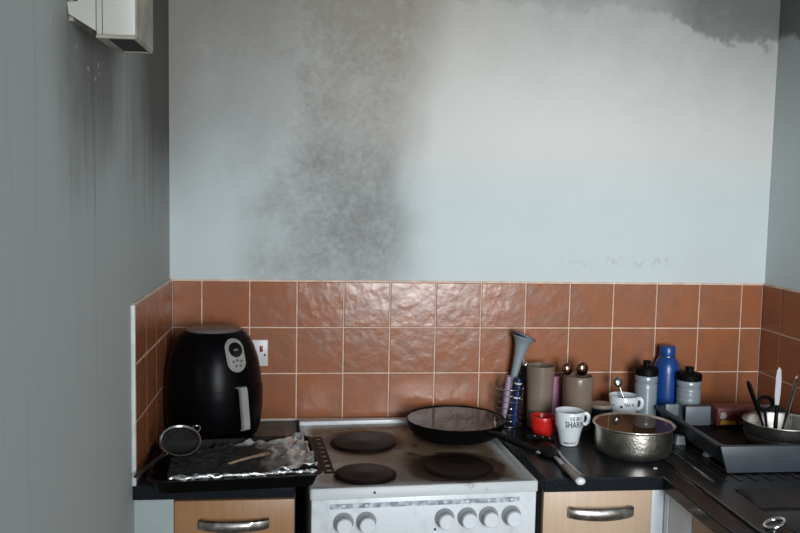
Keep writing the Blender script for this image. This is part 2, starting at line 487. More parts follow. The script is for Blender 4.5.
def grid_slab(bm, xs, ys, hole, z0, z1):
    """flat slab over a grid of cells, leaving out the cells for which hole(i, j) is true"""
    V = {}
    def vt(i, j, k):
        if (i, j, k) not in V: V[(i, j, k)] = bm.verts.new((xs[i], ys[j], z1 if k else z0))
        return V[(i, j, k)]
    nx, ny = len(xs) - 1, len(ys) - 1
    on = lambda i, j: 0 <= i < nx and 0 <= j < ny and not hole(i, j)
    for i in range(nx):
        for j in range(ny):
            if not on(i, j): continue
            bm.faces.new((vt(i, j, 1), vt(i + 1, j, 1), vt(i + 1, j + 1, 1), vt(i, j + 1, 1)))
            bm.faces.new((vt(i, j + 1, 0), vt(i + 1, j + 1, 0), vt(i + 1, j, 0), vt(i, j, 0)))
            for di, dj, e in ((0, -1, ((i, j), (i + 1, j))), (1, 0, ((i + 1, j), (i + 1, j + 1))), (0, 1, ((i + 1, j + 1), (i, j + 1))), (-1, 0, ((i, j + 1), (i, j)))):
                if not on(i + di, j + dj):
                    (a, b), (c, d) = e
                    bm.faces.new((vt(a, b, 0), vt(c, d, 0), vt(c, d, 1), vt(a, b, 1)))

# ------------------------------------------------------------------ the room
XL, XR = -0.092, 1.875           # tile faces of the side walls
WL, WR = -0.100, 1.883           # plaster faces
YR = -3.62                       # rear wall
ZT = 1.355                       # top of the tiling
WT = 0.900                       # worktop height

def struct(o): return tag(o, kind='structure')
wall_back = struct(box('wall_back', (-0.22, 2.0, 0.008, 0.12, 0, 2.42), 'wall_back'))
wall_left = struct(box('wall_left', (-0.22, WL, YR, 0.008, 0, 2.42), 'wall_left'))
wall_right = struct(box('wall_right', (WR, 2.0, YR, 0.008, 0, 2.42), 'wall_right'))
floor = struct(box('floor', (-0.22, 2.0, YR - 0.12, 0.12, -0.08, 0.0), 'floor'))
ceiling = struct(box('ceiling', (-0.22, 2.0, YR - 0.12, 0.12, 2.42, 2.5), 'ceiling'))
bm = bmesh.new()
WX0, WX1, WZ0, WZ1 = 0.67, 1.67, 0.86, 2.24
for d in ((-0.22, WX0, 0, 2.42), (WX1, 2.0, 0, 2.42), (WX0, WX1, 0, WZ0), (WX0, WX1, WZ1, 2.42)):
    add_box(bm, d[0], d[1], YR - 0.12, YR, d[2], d[3])
wall_rear = struct(from_bm('wall_rear', bm, 'plaster'))
bm = bmesh.new()
for d in ((WX0, WX0 + 0.05, WZ0, WZ1), (WX1 - 0.05, WX1, WZ0, WZ1), (WX0, WX1, WZ0, WZ0 + 0.05), (WX0, WX1, WZ1 - 0.05, WZ1), ((WX0 + WX1) / 2 - 0.025, (WX0 + WX1) / 2 + 0.025, WZ0, WZ1)):
    add_box(bm, d[0], d[1], YR - 0.07, YR - 0.01, d[2], d[3])
window = struct(from_bm('window_1', bm, 'windowframe'))

# tiling: a bed of grout with every tile standing proud of it
def tile_mesh(wd, ht, nm):
    """tile lying in its own xz plane, front towards -y"""
    bm = bmesh.new(); t, c = 0.0028, 0.0018
    o = [bm.verts.new((sx * wd / 2, 0.0, sz * ht / 2)) for sx, sz in ((-1, -1), (1, -1), (1, 1), (-1, 1))]
    m_ = [bm.verts.new((sx * wd / 2, -t + 0.0012, sz * ht / 2)) for sx, sz in ((-1, -1), (1, -1), (1, 1), (-1, 1))]
    i_ = [bm.verts.new((sx * (wd / 2 - c), -t, sz * (ht / 2 - c))) for sx, sz in ((-1, -1), (1, -1), (1, 1), (-1, 1))]
    bm.faces.new(o[::-1]); bm.faces.new(i_)
    for A, B in ((o, m_), (m_, i_)):
        for k in range(4): bm.faces.new((A[k], A[(k + 1) % 4], B[(k + 1) % 4], B[k]))
    bmesh.ops.recalc_face_normals(bm, faces=bm.faces[:])
    me = bpy.data.meshes.new(nm); bm.to_mesh(me); bm.free(); me.materials.append(M['tile'])
    return me
G = 0.0042
cache = {}
def place_tile(wall, a, b, z0, z1, fn):
    wd, ht = abs(b - a) - G, z1 - z0 - G
    k = (round(wd, 4), round(ht, 4))
    if k not in cache: cache[k] = tile_mesh(wd, ht, 'tile')
    o = bpy.data.objects.new('tile', cache[k]); COL.objects.link(o); o.parent = wall
    loc, rz = fn((a + b) / 2)
    o.location = (loc[0], loc[1], (z0 + z1) / 2)
    o.rotation_euler = (random.uniform(-1, 1) * R(0.25), 0, rz + random.uniform(-1, 1) * R(0.25))
rows = [(ZT - 0.15 * (i + 1), ZT - 0.15 * i) for i in range(3)]
D0 = 0.0028
box('grout', (XL, XR, D0, 0.0079, WT + 0.001, ZT + 0.004), 'grout', wall_back)
xs = [XL] + [0.15 * i for i in range(13)] + [XR]
for z0, z1 in rows:
    for a, b in zip(xs, xs[1:]): place_tile(wall_back, a, b, z0, z1, lambda c: ((c, D0, 0), 0))
box('grout', (WL + 0.0001, XL - D0, -0.587, D0, WT + 0.001, ZT + 0.004), 'grout', wall_left)
ys = [0, -0.137, -0.287, -0.437, -0.587]
for z0, z1 in rows:
    for a, b in zip(ys, ys[1:]): place_tile(wall_left, a, b, z0, z1, lambda c: ((XL - D0, c, 0), R(90)))
box('grout', (XR + D0, WR - 0.0001, -1.321, D0, WT + 0.001, ZT + 0.004), 'grout', wall_right)
ys = [0, -0.121] + [-0.121 - 0.15 * i for i in range(1, 9)]
for z0, z1 in rows:
    for a, b in zip(ys, ys[1:]): place_tile(wall_right, a, b, z0, z1, lambda c: ((XR + D0, c, 0), R(-90)))
trim = struct(box('trim_1', (WL + 0.0001, XL + 0.002, -0.602, -0.5885, WT + 0.0005, ZT + 0.002), 'trim', bev=0.0015))

# ------------------------------------------------------------------ worktops
def bevel_mod(o, wd, seg=2):
    m = o.modifiers.new('bevel', 'BEVEL'); m.width = wd; m.segments = seg; m.limit_method = 'ANGLE'; m.angle_limit = R(40)
wl = box('worktop', (-0.0995, 0.304, -0.60, -0.002, 0.862, WT), 'worktop', bev=0.004)
tag(wl, 'short black laminate worktop in the left corner under the air fryer', 'worktop')
bm = bmesh.new()
gx = [0.958, 1.283, 1.412, 1.808, 1.871]; gy = [-2.2, -1.232, -0.708, -0.60, -0.002]
grid_slab(bm, gx, gy, lambda i, j: (i == 0 and j < 3) or (i == 2 and j == 1), 0.862, WT)
wr = from_bm('worktop', bm, 'worktop'); bevel_mod(wr, 0.004)
tag(wr, 'long L-shaped black laminate worktop running from the cooker round to the sink', 'worktop')

# ------------------------------------------------------------------ cabinets
def bow_handle(parent, x0, x1, z, y, name='handle', axis='x', ht=0.030):
    """flat bowed bar on two short feet, standing off the front"""
    n = 14; bm = bmesh.new(); loops = []
    for i in range(n + 1):
        t = i / n; u = x0 + (x1 - x0) * t
        off = 0.012 + 0.016 * math.sin(math.pi * min(max(t, 0), 1)) ** 0.6
        dz = -0.003 * math.sin(math.pi * t)
        h = ht * (0.86 + 0.14 * math.sin(math.pi * t))
        loops.append([(u, y - off - b_ * 0.006, z + dz + a_ * h / 2) for a_, b_ in ((-1, 0), (-0.8, 0.8), (0, 1.1), (0.8, 0.8), (1, 0), (0, -0.1))])
    add_loops(bm, loops)
    for u in (x0 + 0.008, x1 - 0.008):
        add_box(bm, u - 0.007, u + 0.007, y - 0.014, y, z - ht * 0.36, z + ht * 0.42, 0.002, 1)
    return from_bm(name, bm, 'satin', parent, auto=50)

def carcass(parent, x0, x1, y0, y1, z0, z1, t=0.016):
    bm = bmesh.new()
    add_box(bm, x0, x0 + t, y0, y1, z0, z1); add_box(bm, x1 - t, x1, y0, y1, z0, z1)
    add_box(bm, x0 + t, x1 - t, y0, y1, z0, z0 + t); add_box(bm, x0 + t, x1 - t, y1 - t, y1, z0 + t, z1)
    add_box(bm, x0 + t, x1 - t, y0, y0 + 0.05, z1 - t, z1)
    return from_bm('body', bm, 'carcass', parent)

cl = thing('base_cabinet', 'orange beech drawer cabinet with a white filler strip, left of the cooker', 'cabinet', (0.15, -0.58, 0), group='beech base cabinets')
o_ = (0.15, -0.58)
carcass(cl, -0.15, 0.155, 0.02, 0.575, 0.10, 0.861)
dr = box('drawer', (-0.15, 0.154, 0.0, 0.019, 0.700, 0.851), 'wood', cl, bev=0.0015)
bow_handle(dr, -0.086, 0.090, 0.793, 0.0)
dd = box('door', (-0.15, 0.154, 0.0, 0.019, 0.105, 0.696), 'wood', cl, bev=0.0015)
bow_handle(dd, -0.086, 0.090, 0.63, 0.0)
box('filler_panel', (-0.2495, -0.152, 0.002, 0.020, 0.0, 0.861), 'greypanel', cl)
box('plinth', (-0.15, 0.154, 0.05, 0.066, 0.0, 0.099), 'carcass', cl)

cr = thing('base_cabinet', 'pale beech drawer cabinet right of the cooker, under the big pot', 'cabinet', (1.115, -0.58, 0), group='beech base cabinets')
carcass(cr, -0.151, 0.150, 0.02, 0.575, 0.10, 0.861)
dr = box('drawer', (-0.151, 0.150, 0.0, 0.019, 0.700, 0.857), 'wood2', cr, bev=0.0015)
bow_handle(dr, -0.085, 0.093, 0.803, 0.0, ht=0.034)
dd = box('door', (-0.151, 0.150, 0.0, 0.019, 0.105, 0.696), 'wood2', cr, bev=0.0015)
bow_handle(dd, -0.085, 0.093, 0.63, 0.0)
box('plinth', (-0.151, 0.150, 0.05, 0.066, 0.0, 0.099), 'carcass', cr)

cp = thing('corner_post', 'white corner post where the two runs of cabinets meet', 'panel', (1.30, -0.57, 0))
box('front_panel', (-0.034, 0.0, -0.006, 0.012, 0.0, 0.861), 'whitepanel', cp, bev=0.001)
box('return_panel', (0.0015, 0.018, -0.030, 0.010, 0.0, 0.861), 'whitepanel', cp, bev=0.001)
box('side_panel', (0.004, 0.020, -0.168, -0.0325, 0.0, 0.861), 'whitepanel', cp, bev=0.001)

cs = thing('sink_cabinet', 'beech cabinet under the sink along the right wall', 'cabinet', (1.30, -0.742, 0))
carcass(cs, 0.024, 0.57, -1.45, -0.004, 0.10, 0.861)
for k in range(3):
    y1 = -0.001 - k * 0.485; y0 = y1 - 0.480
    d_ = box('door', (0.003, 0.022, y0, y1, 0.105, 0.857), 'wood', cs, bev=0.0015)
    hb = bmesh.new(); add_tube(hb, [(0.003, y0 + 0.15, 0.80), (-0.022, y0 + 0.17, 0.80), (-0.024, y0 + 0.31, 0.80), (0.003, y0 + 0.33, 0.80)], 0.006, 8)
    from_bm('handle', hb, 'satin', d_, auto=50)
box('plinth', (0.06, 0.076, -1.45, -0.004, 0.0, 0.099), 'carcass', cs)

# ------------------------------------------------------------------ cooker (turned a little away from the wall)
ck = thing('electric_cooker', 'white freestanding electric cooker with four dark hotplates and greasy top', 'cooker', (0.343, -0.655, 0), (0, 0, R(3.3)))
CW, CD = 0.595, 0.612
box('body', (0.008, CW - 0.008, 0.03, CD - 0.01, 0.02, 0.873), 'enamel', ck, bev=0.003)
bm = bmesh.new()
gx = [0, 0.016, CW - 0.016, CW]; gy = [0, 0.020, CD - 0.034, CD]
L = [rrect(0, CW, 0, CD, 0.008, 0.874, 4), rrect(0, CW, 0, CD, 0.008, 0.8985, 4), rrect(0.0025, CW - 0.0025, 0.0025, CD - 0.0025, 0.007, 0.902, 4),
     rrect(0.015, CW - 0.015, 0.018, CD - 0.030, 0.008, 0.902, 4), rrect(0.020, CW - 0.020, 0.023, CD - 0.036, 0.006, 0.8975, 4)]
add_loops(bm, L)
hob = from_bm('hob_top', bm, 'hob', ck, auto=50)
bm = bmesh.new(); add_box(bm, 0.002, CW - 0.002, CD - 0.030, CD - 0.001, 0.9022, 0.9150, 0.003, 2)
from_bm('rear_lip', bm, 'enamel', hob, auto=40)
HP = ((0.412, 0.146, 0.092), (0.153, 0.112, 0.078), (0.182, 0.394, 0.094), (0.452, 0.423, 0.074))
for cx, cy, r in HP:
    p = lathe('hotplate', [(0, 0.9045), (r * 0.22, 0.9045), (r * 0.25, 0.9040), (r * 0.90, 0.9048), (r * 0.98, 0.9040), (r, 0.9028), (r, 0.8978), (0, 0.8978)], 'castiron', ck, 56)
    p.location = (cx, cy, 0)
    q = lathe('bezel', [(r + 0.0005, 0.8978), (r + 0.006, 0.8978), (r + 0.005, 0.8998), (r + 0.0005, 0.9005)], 'castiron', p, 56)
pn = box('control_panel', (0.004, CW - 0.004, 0.004, 0.029, 0.735, 0.8725), 'enamel', ck, bev=0.003)
box('marking_strip', (0.050, 0.545, 0.0025, 0.0045, 0.848, 0.8605), 'strip', pn)
# worn symbols printed along the strip, one over each knob
KX = (0.085, 0.143, 0.346, 0.406, 0.463, 0.524)
for kx in KX:
    box('symbol', (kx - 0.003, kx + 0.003, 0.0018, 0.0025, 0.852, 0.857), 'capwhite', pn)
for kx in KX:
    kb = lathe('knob', [(0, 0.034), (0.0175, 0.034), (0.0195, 0.032), (0.0205, 0.010), (0.0205, 0.004)], 'knob', ck, 40)
    kb.location = (kx, 0.004, 0.812); kb.rotation_euler = (R(90), 0, 0)
    lathe('dial', [(0.0206, 0.0005), (0.0206, 0.010), (0.0245, 0.006), (0.0262, 0.0005)], 'knobgrey', kb, 40)
    lathe('skirt', [(0.0207, 0.0102), (0.0212, 0.0102), (0.0203, 0.026), (0.0199, 0.026)], 'knobgrey', kb, 40)
for sx, sy, sz in ((0.163, -0.0004, 0.888), (0.322, 0.0036, 0.783)):
    s_ = lathe('screw', [(0, 0.0012), (0.003, 0.0010), (0.0034, 0.0)], 'blackdot', ck, 14)
    s_.location = (sx, sy, sz); s_.rotation_euler = (R(90), 0, 0)
od = box('oven_door', (0.006, CW - 0.006, 0.002, 0.029, 0.16, 0.728), 'enamel', ck, bev=0.004)
box('oven_glass', (0.09, CW - 0.09, 0.0005, 0.003, 0.28, 0.60), 'display', od)
bm = bmesh.new(); add_tube(bm, [(0.08, 0.004, 0.69), (0.08, -0.03, 0.69), (0.10, -0.036, 0.69), (CW - 0.10, -0.036, 0.69), (CW - 0.08, -0.03, 0.69), (CW - 0.08, 0.004, 0.69)], 0.009, 10)
from_bm('handle', bm, 'satin', od, auto=50)

# ------------------------------------------------------------------ sink with drainer
sk = thing('kitchen_sink', 'black inset sink with ridged drainer let into the right-hand worktop', 'sink', (1.60, -0.80, WT))
bm = bmesh.new()
gx = [1.345 - 1.6, 1.42 - 1.6, 1.80 - 1.6, 1.84 - 1.6]; gy = [-1.30 + 0.8, -1.222 + 0.8, -0.718 + 0.8, -0.335 + 0.8]
grid_slab(bm, gx, gy, lambda i, j: i == 1 and j == 1, 0.0006, 0.006)
rim = from_bm('rim', bm, 'sinkblack', sk); bevel_mod(rim, 0.0025)
bm = bmesh.new()
b0 = (1.42 - 1.6, 1.80 - 1.6, -1.222 + 0.8, -0.718 + 0.8)
def ins(d, z, r): return rrect(b0[0] + d, b0[1] - d, b0[2] + d, b0[3] - d, r, z, 6)
add_loops(bm, [ins(0.0005, 0.0055, 0.03), ins(0.010, -0.004, 0.04), ins(0.018, -0.14, 0.05), ins(0.05, -0.160, 0.05), ins(0.052, -0.163, 0.05), ins(0.014, -0.142, 0.05), ins(0.0005, -0.006, 0.03)], True, False)
bm.faces.ensure_lookup_table()
# close bowl floor, leave top open: remove the first cap, cap the floor
bm.faces.remove([f for f in bm.faces if len(f.verts) > 4][0])
bm2 = bmesh.new(); add_loops(bm2, [ins(0.05, -0.160, 0.05), ins(0.05, -0.162, 0.05)])
me_tmp = bpy.data.meshes.new('tmp'); bm2.to_mesh(me_tmp); bm2.free(); bm.from_mesh(me_tmp); bpy.data.meshes.remove(me_tmp)
from_bm('bowl', bm, 'sinkblack', sk, auto=50)
bm = bmesh.new(); add_box(bm, 1.393 - 1.6, 1.398 - 1.6, -0.660 + 0.8, -0.385 + 0.8, 0.0061, 0.0090, 0.001, 1)
from_bm('drainer_glint', bm, 'steel', sk, auto=40)  # steel bar added to draw the highlight along the drainer's step
box('edge_glint', (1.341 - 1.6, 1.3448 - 1.6, -1.30 + 0.8, -0.345 + 0.8, 0.0004, 0.0062), 'darksteel', sk, bev=0.0012, seg=2)  # steel strip added as the bright highlight on the sink's front edge
for k in range(9):
    x = 1.43 + 0.042 * k
    box('drainer_ridge', (x - 0.006 - 1.6, x + 0.006 - 1.6, -0.66 + 0.8, -0.36 + 0.8, 0.0061, 0.0080), 'sinkblack', sk, bev=0.0008, seg=1)
rg = thing('metal_ring', 'small chrome ring lying on the black sink rim at the frame bottom', 'ring', (1.386, -0.972, WT + 0.0065))
bm = bmesh.new(); add_tube(bm, [Vector((p.x, p.y * 0.8, 0.0035 + (p.x + 0.02) * 0.35)) for p in circle((0, 0, 0), 0.022, 28)], 0.0042, 8, closed=True)
from_bm('ring', bm, 'chrome', rg, smooth=True)

# ------------------------------------------------------------------ wall unit, upper left
hu = thing('wall_heater', 'off-white box on a bracket high on the left wall, black vent beneath', 'wall unit', (WL, -1.13, 1.912))
ox = -WL
bx0, bx1, by1 = -0.050 + ox, 0.018 + ox, 0.172
bm = bmesh.new()
add_box(bm, bx0, bx1, 0.0, by1, 0.006, 0.30, 0.003, 2)
from_bm('casing', bm, 'heater', hu, auto=40)
box('casing_seam', (bx0 + 0.0105, bx0 + 0.0115, -0.0006, 0.0, 0.006, 0.298), 'grille', hu)
box('side_cover', (bx1 + 0.0001, bx1 + 0.002, 0.004, by1 - 0.002, 0.004, 0.298), 'heaterdark', hu)
ba = bmesh.new()
for d in ((bx0, bx1, 0.0, 0.008), (bx0, bx1, by1 - 0.012, by1), (bx0, bx0 + 0.016, 0.008, by1 - 0.012), (bx1 - 0.004, bx1, 0.008, by1 - 0.012)):
    add_box(ba, d[0], d[1], d[2], d[3], 0.0, 0.0058)
vf = from_bm('vent_frame', ba, 'heaterdark', hu)
box('vent_recess', (bx0 + 0.016, bx1 - 0.004, 0.008, by1 - 0.012, 0.0045, 0.0057), 'grille', hu)
for k in range(9):
    y = 0.018 + k * 0.0165
    box('vent_slat', (bx0 + 0.0162, bx1 - 0.0042, y, y + 0.006, 0.0012, 0.0044), 'grille', hu)
prism('bracket', [(0.001, 0.060), (0.003, 0.040), (bx0 - 0.0005, 0.012), (bx0 - 0.0005, 0.072), (0.024, 0.072), (0.018, 0.062)], 'y', -0.002, 0.012, 'heater', hu, 0.0)
box('wall_plate', (0.0006, 0.008, 0.0125, 0.15, 0.03, 0.25), 'heaterdark', hu)

# ------------------------------------------------------------------ socket switch
so = thing('wall_switch', 'white cooker switch with red rocker on the tiles beside the air fryer', 'switch', (0.166, -0.0002, 1.124))
box('plate', (-0.043, 0.043, -0.009, 0.0, -0.043, 0.043), 'socket', so, bev=0.003)
box('rocker', (0.017, 0.027, -0.0125, -0.0092, 0.004, 0.024), 'redrocker', so, bev=0.0015)
q = lathe('indicator', [(0, 0.002), (0.003, 0.0015), (0.0034, 0)], 'blackdot', so, 14); q.location = (0.033, -0.0092, -0.006); q.rotation_euler = (R(90), 0, 0)
for sx in (-0.030,):
    q = lathe('screw', [(0, 0.001), (0.003, 0.001), (0.003, 0)], 'satin', so, 12); q.location = (sx, -0.0092, 0.0); q.rotation_euler = (R(90), 0, 0)

# ------------------------------------------------------------------ air fryer
AZ = R(36)      # direction the front faces, measured from -y towards +x
af = thing('air_fryer', 'tall black air fryer with silver dial panel and handle in the corner', 'air fryer', (0.054, -0.160, WT + 0.0005), (0, 0, AZ))
prof = [(0, 0.0), (0.118, 0.0), (0.126, 0.006), (0.1375, 0.04), (0.1435, 0.09), (0.1445, 0.14), (0.141, 0.19), (0.132, 0.24), (0.120, 0.276), (0.108, 0.302), (0.096, 0.318), (0.086, 0.325)]
def fr(z):
    for (r0, z0), (r1, z1) in zip(prof[1:], prof[2:]):
        if z0 <= z <= z1: return r0 + (r1 - r0) * (z - z0) / (z1 - z0)
    return prof[-1][0]
lathe('body', prof + [(0.084, 0.3235), (0, 0.3235)], 'blackplastic', af, 72, auto=45)
lathe('lid_disc', [(0, 0.3238), (0.082, 0.3238), (0.0825, 0.327), (0.080, 0.3285), (0, 0.3300)], 'lid_disc', af, 56)
# drawer: a sector of the same shell, slightly proud
bm = bmesh.new(); zz = [0.018 + (0.165 - 0.018) * i / 10 for i in range(11)]
sec = [(fr(zz[0]) - 0.004, zz[0])] + [(fr(z) + 0.0025, z) for z in zz] + [(fr(zz[-1]) - 0.004, zz[-1])]
add_lathe(bm, sec, 40, R(-90 - 62), R(-90 + 62))
from_bm('drawer', bm, 'blackplastic', af, auto=45)
def on_shell(u, z, off):
    r = fr(z) + off; a = u / fr(z)
    return (r * math.sin(a), -r * math.cos(a), z)
def shell_patch(name, outline, off, mat, depth=0.003):
    """outline in (arc length, height) laid on the fryer's shell and given thickness"""
    bm = bmesh.new(); n = len(outline)
    cu = sum(p[0] for p in outline) / n; cz = sum(p[1] for p in outline) / n
    rings = []
    for s_ in (1.0, 0.66, 0.33):
        rings.append([bm.verts.new(on_shell(cu + (u - cu) * s_, cz + (z - cz) * s_, off)) for u, z in outline])
    c = bm.verts.new(on_shell(cu, cz, off))
    base = [bm.verts.new(on_shell(u, z, off - depth)) for u, z in outline]
    for A, B in ((base, rings[0]), (rings[0], rings[1]), (rings[1], rings[2])):
        for i in range(n): bm.faces.new((A[i], A[(i + 1) % n], B[(i + 1) % n], B[i]))
    for i in range(n): bm.faces.new((rings[2][i], rings[2][(i + 1) % n], c))
    return from_bm(name, bm, mat, af, auto=50)
def pill(cu, z0, z1, r, n=14):
    return [(cu + r * math.cos(R(180 * i / n)), z1 - r + r * math.sin(R(180 * i / n))) for i in range(n + 1)] + \
           [(cu + r * math.cos(R(180 + 180 * i / n)), z0 + r + r * math.sin(R(180 + 180 * i / n))) for i in range(n + 1)]
shell_patch('control_panel', pill(0, 0.218, 0.312, 0.0295), 0.004, 'silverplastic', 0.006)
shell_patch('panel_inlay', pill(0, 0.2215, 0.3085, 0.0255), 0.0052, 'icon', 0.001)
shell_patch('panel_face', pill(0, 0.2225, 0.3075, 0.0245), 0.0060, 'silverplastic', 0.001)
shell_patch('display', [(0.0205 * math.cos(R(360 * i / 32)), 0.2815 + 0.0205 * math.sin(R(360 * i / 32))) for i in range(32)], 0.0085, 'display', 0.003)
for du, dz in ((-0.012, 0.249), (0.012, 0.249), (0, 0.252), (-0.006, 0.237), (0.008, 0.236)):
    shell_patch('button', [(du + 0.004 * math.cos(R(45 * i)), dz + 0.004 * math.sin(R(45 * i))) for i in range(8)], 0.0075, 'icon', 0.0016)
shell_patch('screen_mark', [(-0.007, 0.279), (0.007, 0.279), (0.007, 0.284), (-0.007, 0.284)], 0.0092, 'icon', 0.0006)
bm = bmesh.new(); loops = []
hz = [(0.176, 0.003), (0.180, 0.012), (0.178, 0.020), (0.168, 0.025), (0.12, 0.032), (0.075, 0.039), (0.060, 0.039), (0.055, 0.032)]
for z, off in hz:
    r = 0.1435 + off; hw = 0.0130
    loops.append([(-hw, -r, z), (-hw * 0.75, -r - 0.006, z), (hw * 0.75, -r - 0.006, z), (hw, -r, z), (hw * 0.9, -r + 0.008, z - (0.006 if z > 0.17 else 0)), (-hw * 0.9, -r + 0.008, z - (0.006 if z > 0.17 else 0))])
add_loops(bm, loops)
from_bm('handle', bm, 'silverplastic', af, auto=45)

# ------------------------------------------------------------------ roasting tin on the worktop edge, foil, sieve
tr = thing('roasting_tin', 'black roasting tin with slotted right edge overhanging worktop, cooker side', 'baking tin', (0.148, -0.4985, WT + 0.0042), (0, 0, R(5.0)))
TW, TD, TH = 0.420, 0.345, 0.034
bm = bmesh.new(); hw, hd = TW / 2, TD / 2
def tl(d, z, r): return rrect(-hw + d, hw - d, -hd + d, hd - d, r, z, 5)
add_loops(bm, [tl(0.016, 0.0, 0.03), tl(0.004, TH - 0.002, 0.035), tl(-0.006, TH, 0.04), tl(-0.006, TH + 0.002, 0.04), tl(0.006, TH + 0.002, 0.034), tl(0.018, 0.002, 0.03)])
from_bm('pan', bm, 'blacktin', tr, auto=50)
# slotted flange along the right side: two rails and the bars between the slots
fx0, fx1 = hw + 0.0065, hw + 0.034
box('rail', (fx0, fx0 + 0.009, -hd + 0.01, hd - 0.02, TH - 0.001, TH + 0.003), 'blacktin', tr, bev=0.0008, seg=1)
box('rail', (fx1 - 0.007, fx1, -hd + 0.01, hd - 0.02, TH - 0.001, TH + 0.003), 'blacktin', tr, bev=0.0008, seg=1)
ns = 8; span = (TD - 0.03) / ns
for k in range(ns + 1):
    yk = -hd + 0.01 + k * span
    wdt = 0.016
    box('slot_bar', (fx0 + 0.0092, fx1 - 0.0072, max(yk - wdt / 2, -hd + 0.01), min(yk + wdt / 2, hd - 0.02), TH - 0.001, TH + 0.0028), 'blacktin', tr)

fo = thing('foil_sheet', 'crumpled tin foil with burnt brown grease lying in the black tin', 'foil', (0.166, -0.498, WT + 0.012), (0, 0, R(7.0)))
bm = bmesh.new(); nu, nv = 92, 70; grid = []
def foil_pt(u, v):
    x = -0.188 + 0.365 * u
    top = 0.150 + 0.01 * noise.noise((u * 7, 1.3, 2.0)) - 0.115 * max(0, 0.42 - u) / 0.42
    bot = -0.158 + 0.012 * noise.noise((u * 9, 4.3, 7.0))
    y = bot + (top - bot) * v
    edge = min(u, 1 - u) ; ev = min(v, 1 - v)
    p = Vector((x * 9, y * 9, 0.3))
    z = 0.018 + 0.008 * noise.noise(p) + 0.008 * abs(noise.noise(p * 2.7)) + 0.005 * noise.noise(p * 6.0)
    lift = max(0, 1 - ev / 0.12) * 0.014 + max(0, 1 - (1 - u) / 0.12) * 0.012
    cr_ = noise.noise(Vector((x * 60, y * 60, 4)))
    z += lift * (0.75 + 0.7 * cr_) + 0.010 * max(0, (u - 0.62)) * (1 + noise.noise(p * 4) * 2) 
    if u > 0.55: z += 0.016 * (u - 0.55) / 0.45 * (0.6 + noise.noise(Vector((x * 28, y * 28, 9))))
    x += 0.010 * noise.noise(Vector((y * 26, u * 6, 3))) * max(0, 1 - edge / 0.1)
    y += 0.006 * noise.noise(Vector((x * 45, v * 5, 8))) * max(0, 1 - ev / 0.15)
    if v > 0.8: z -= 0.012 * (v - 0.8) / 0.2
    return Vector((x, y, max(0.001, z)))
for j in range(nv + 1): grid.append([bm.verts.new(foil_pt(i / nu, j / nv)) for i in range(nu + 1)])
for j in range(nv):
    for i in range(nu): bm.faces.new((grid[j][i], grid[j][i + 1], grid[j + 1][i + 1], grid[j + 1][i]))
fm = from_bm('sheet', bm, 'foil', fo, auto=22)
sm = fm.modifiers.new('solid', 'SOLIDIFY'); sm.thickness = 0.0006
# rolled front edge of the foil
bm = bmesh.new()
pts = [Vector((-0.185 + 0.36 * t, -0.160 + 0.006 * noise.noise((t * 14, 0, 0)), 0.032 + 0.006 * noise.noise((t * 17, 3, 0)))) for t in [i / 60 for i in range(61)]]
rads = [0.0035 + 0.0045 * abs(noise.noise((t * 0.9, 5, 0))) + 0.004 * (i > 42) * abs(noise.noise((i * 0.6, 1, 1))) for i, t in enumerate(range(61))]
add_tube(bm, pts, rads, 9)
for v in bm.verts: v.co += 0.0025 * noise.noise_vector(v.co * 120)
from_bm('rolled_edge', bm, 'foil', fo, auto=20)

st = thing('wooden_spatula', 'pale scorched wooden stick lying on the burnt foil', 'spatula', (0.188, -0.560, WT + 0.056), (0, R(4), R(52)))
bm = bmesh.new(); add_tube(bm, [(-0.075, 0, 0), (-0.03, 0, 0.001), (0.03, 0, 0), (0.060, 0, -0.001), (0.072, 0, -0.001)], [0.005, 0.0055, 0.006, 0.0105, 0.008], 10, flat=(1, 0.55))
from_bm('stick', bm, 'stick', st, auto=50)

# sieve: frame built in its own plane (handle along -x), then tilted towards the camera
sv = thing('sieve', 'small round wire sieve with thin handle resting on the black tin', 'sieve', (0.006, -0.515, WT + 0.088))
ax = (Vector((-0.088, -0.632, WT + 0.033)) - Vector((0.006, -0.515, WT + 0.088)))
hx = ax.normalized(); nn = Vector((0.22, -0.42, 0.88)); nn = (nn - hx * nn.dot(hx)).normalized(); sy = nn.cross(-hx).normalized()
mr = Matrix((-hx, sy, nn)).transposed()
if mr.determinant() < 0: mr = Matrix((-hx, -sy, nn)).transposed()
sv.rotation_euler = mr.to_euler()
SR = 0.053
bm = bmesh.new(); add_loops(bm, [[(r * math.cos(2 * math.pi * i / 48), r * math.sin(2 * math.pi * i / 48), z) for i in range(48)] for r, z in ((SR, -0.005), (SR, 0.005), (SR - 0.0025, 0.0055), (SR - 0.0055, 0.003), (SR - 0.0045, -0.005), (SR, -0.005))], False, False)
from_bm('rim', bm, 'steel', sv, auto=50)
bm = bmesh.new()
rb = SR - 0.005; depth = 0.036
for k in range(-9, 10):
    t = k / 10 * rb; half = math.sqrt(rb * rb - t * t)
    for swap in (0, 1):
        pts = []
        for i in range(11):
            s_ = -half + 2 * half * i / 10
            z = -depth * (1 - (s_ * s_ + t * t) / rb ** 2) - 0.003
            pts.append((t, s_, z) if swap else (s_, t, z))
        add_tube(bm, pts, 0.0008, 4)
from_bm('gauze', bm, 'mesh', sv)
L_ = ax.length
bm = bmesh.new(); add_tube(bm, [(-SR + 0.002, 0.006, 0), (-SR - 0.012, 0.003, 0.001), (-L_ + 0.012, 0.003, 0.001), (-L_, 0.001, 0.001), (-L_, -0.001, 0.001), (-L_ + 0.012, -0.003, 0.001), (-SR - 0.012, -0.003, 0.001), (-SR + 0.002, -0.006, 0)], 0.0020, 8)
from_bm('handle', bm, 'darksteel', sv, auto=50)
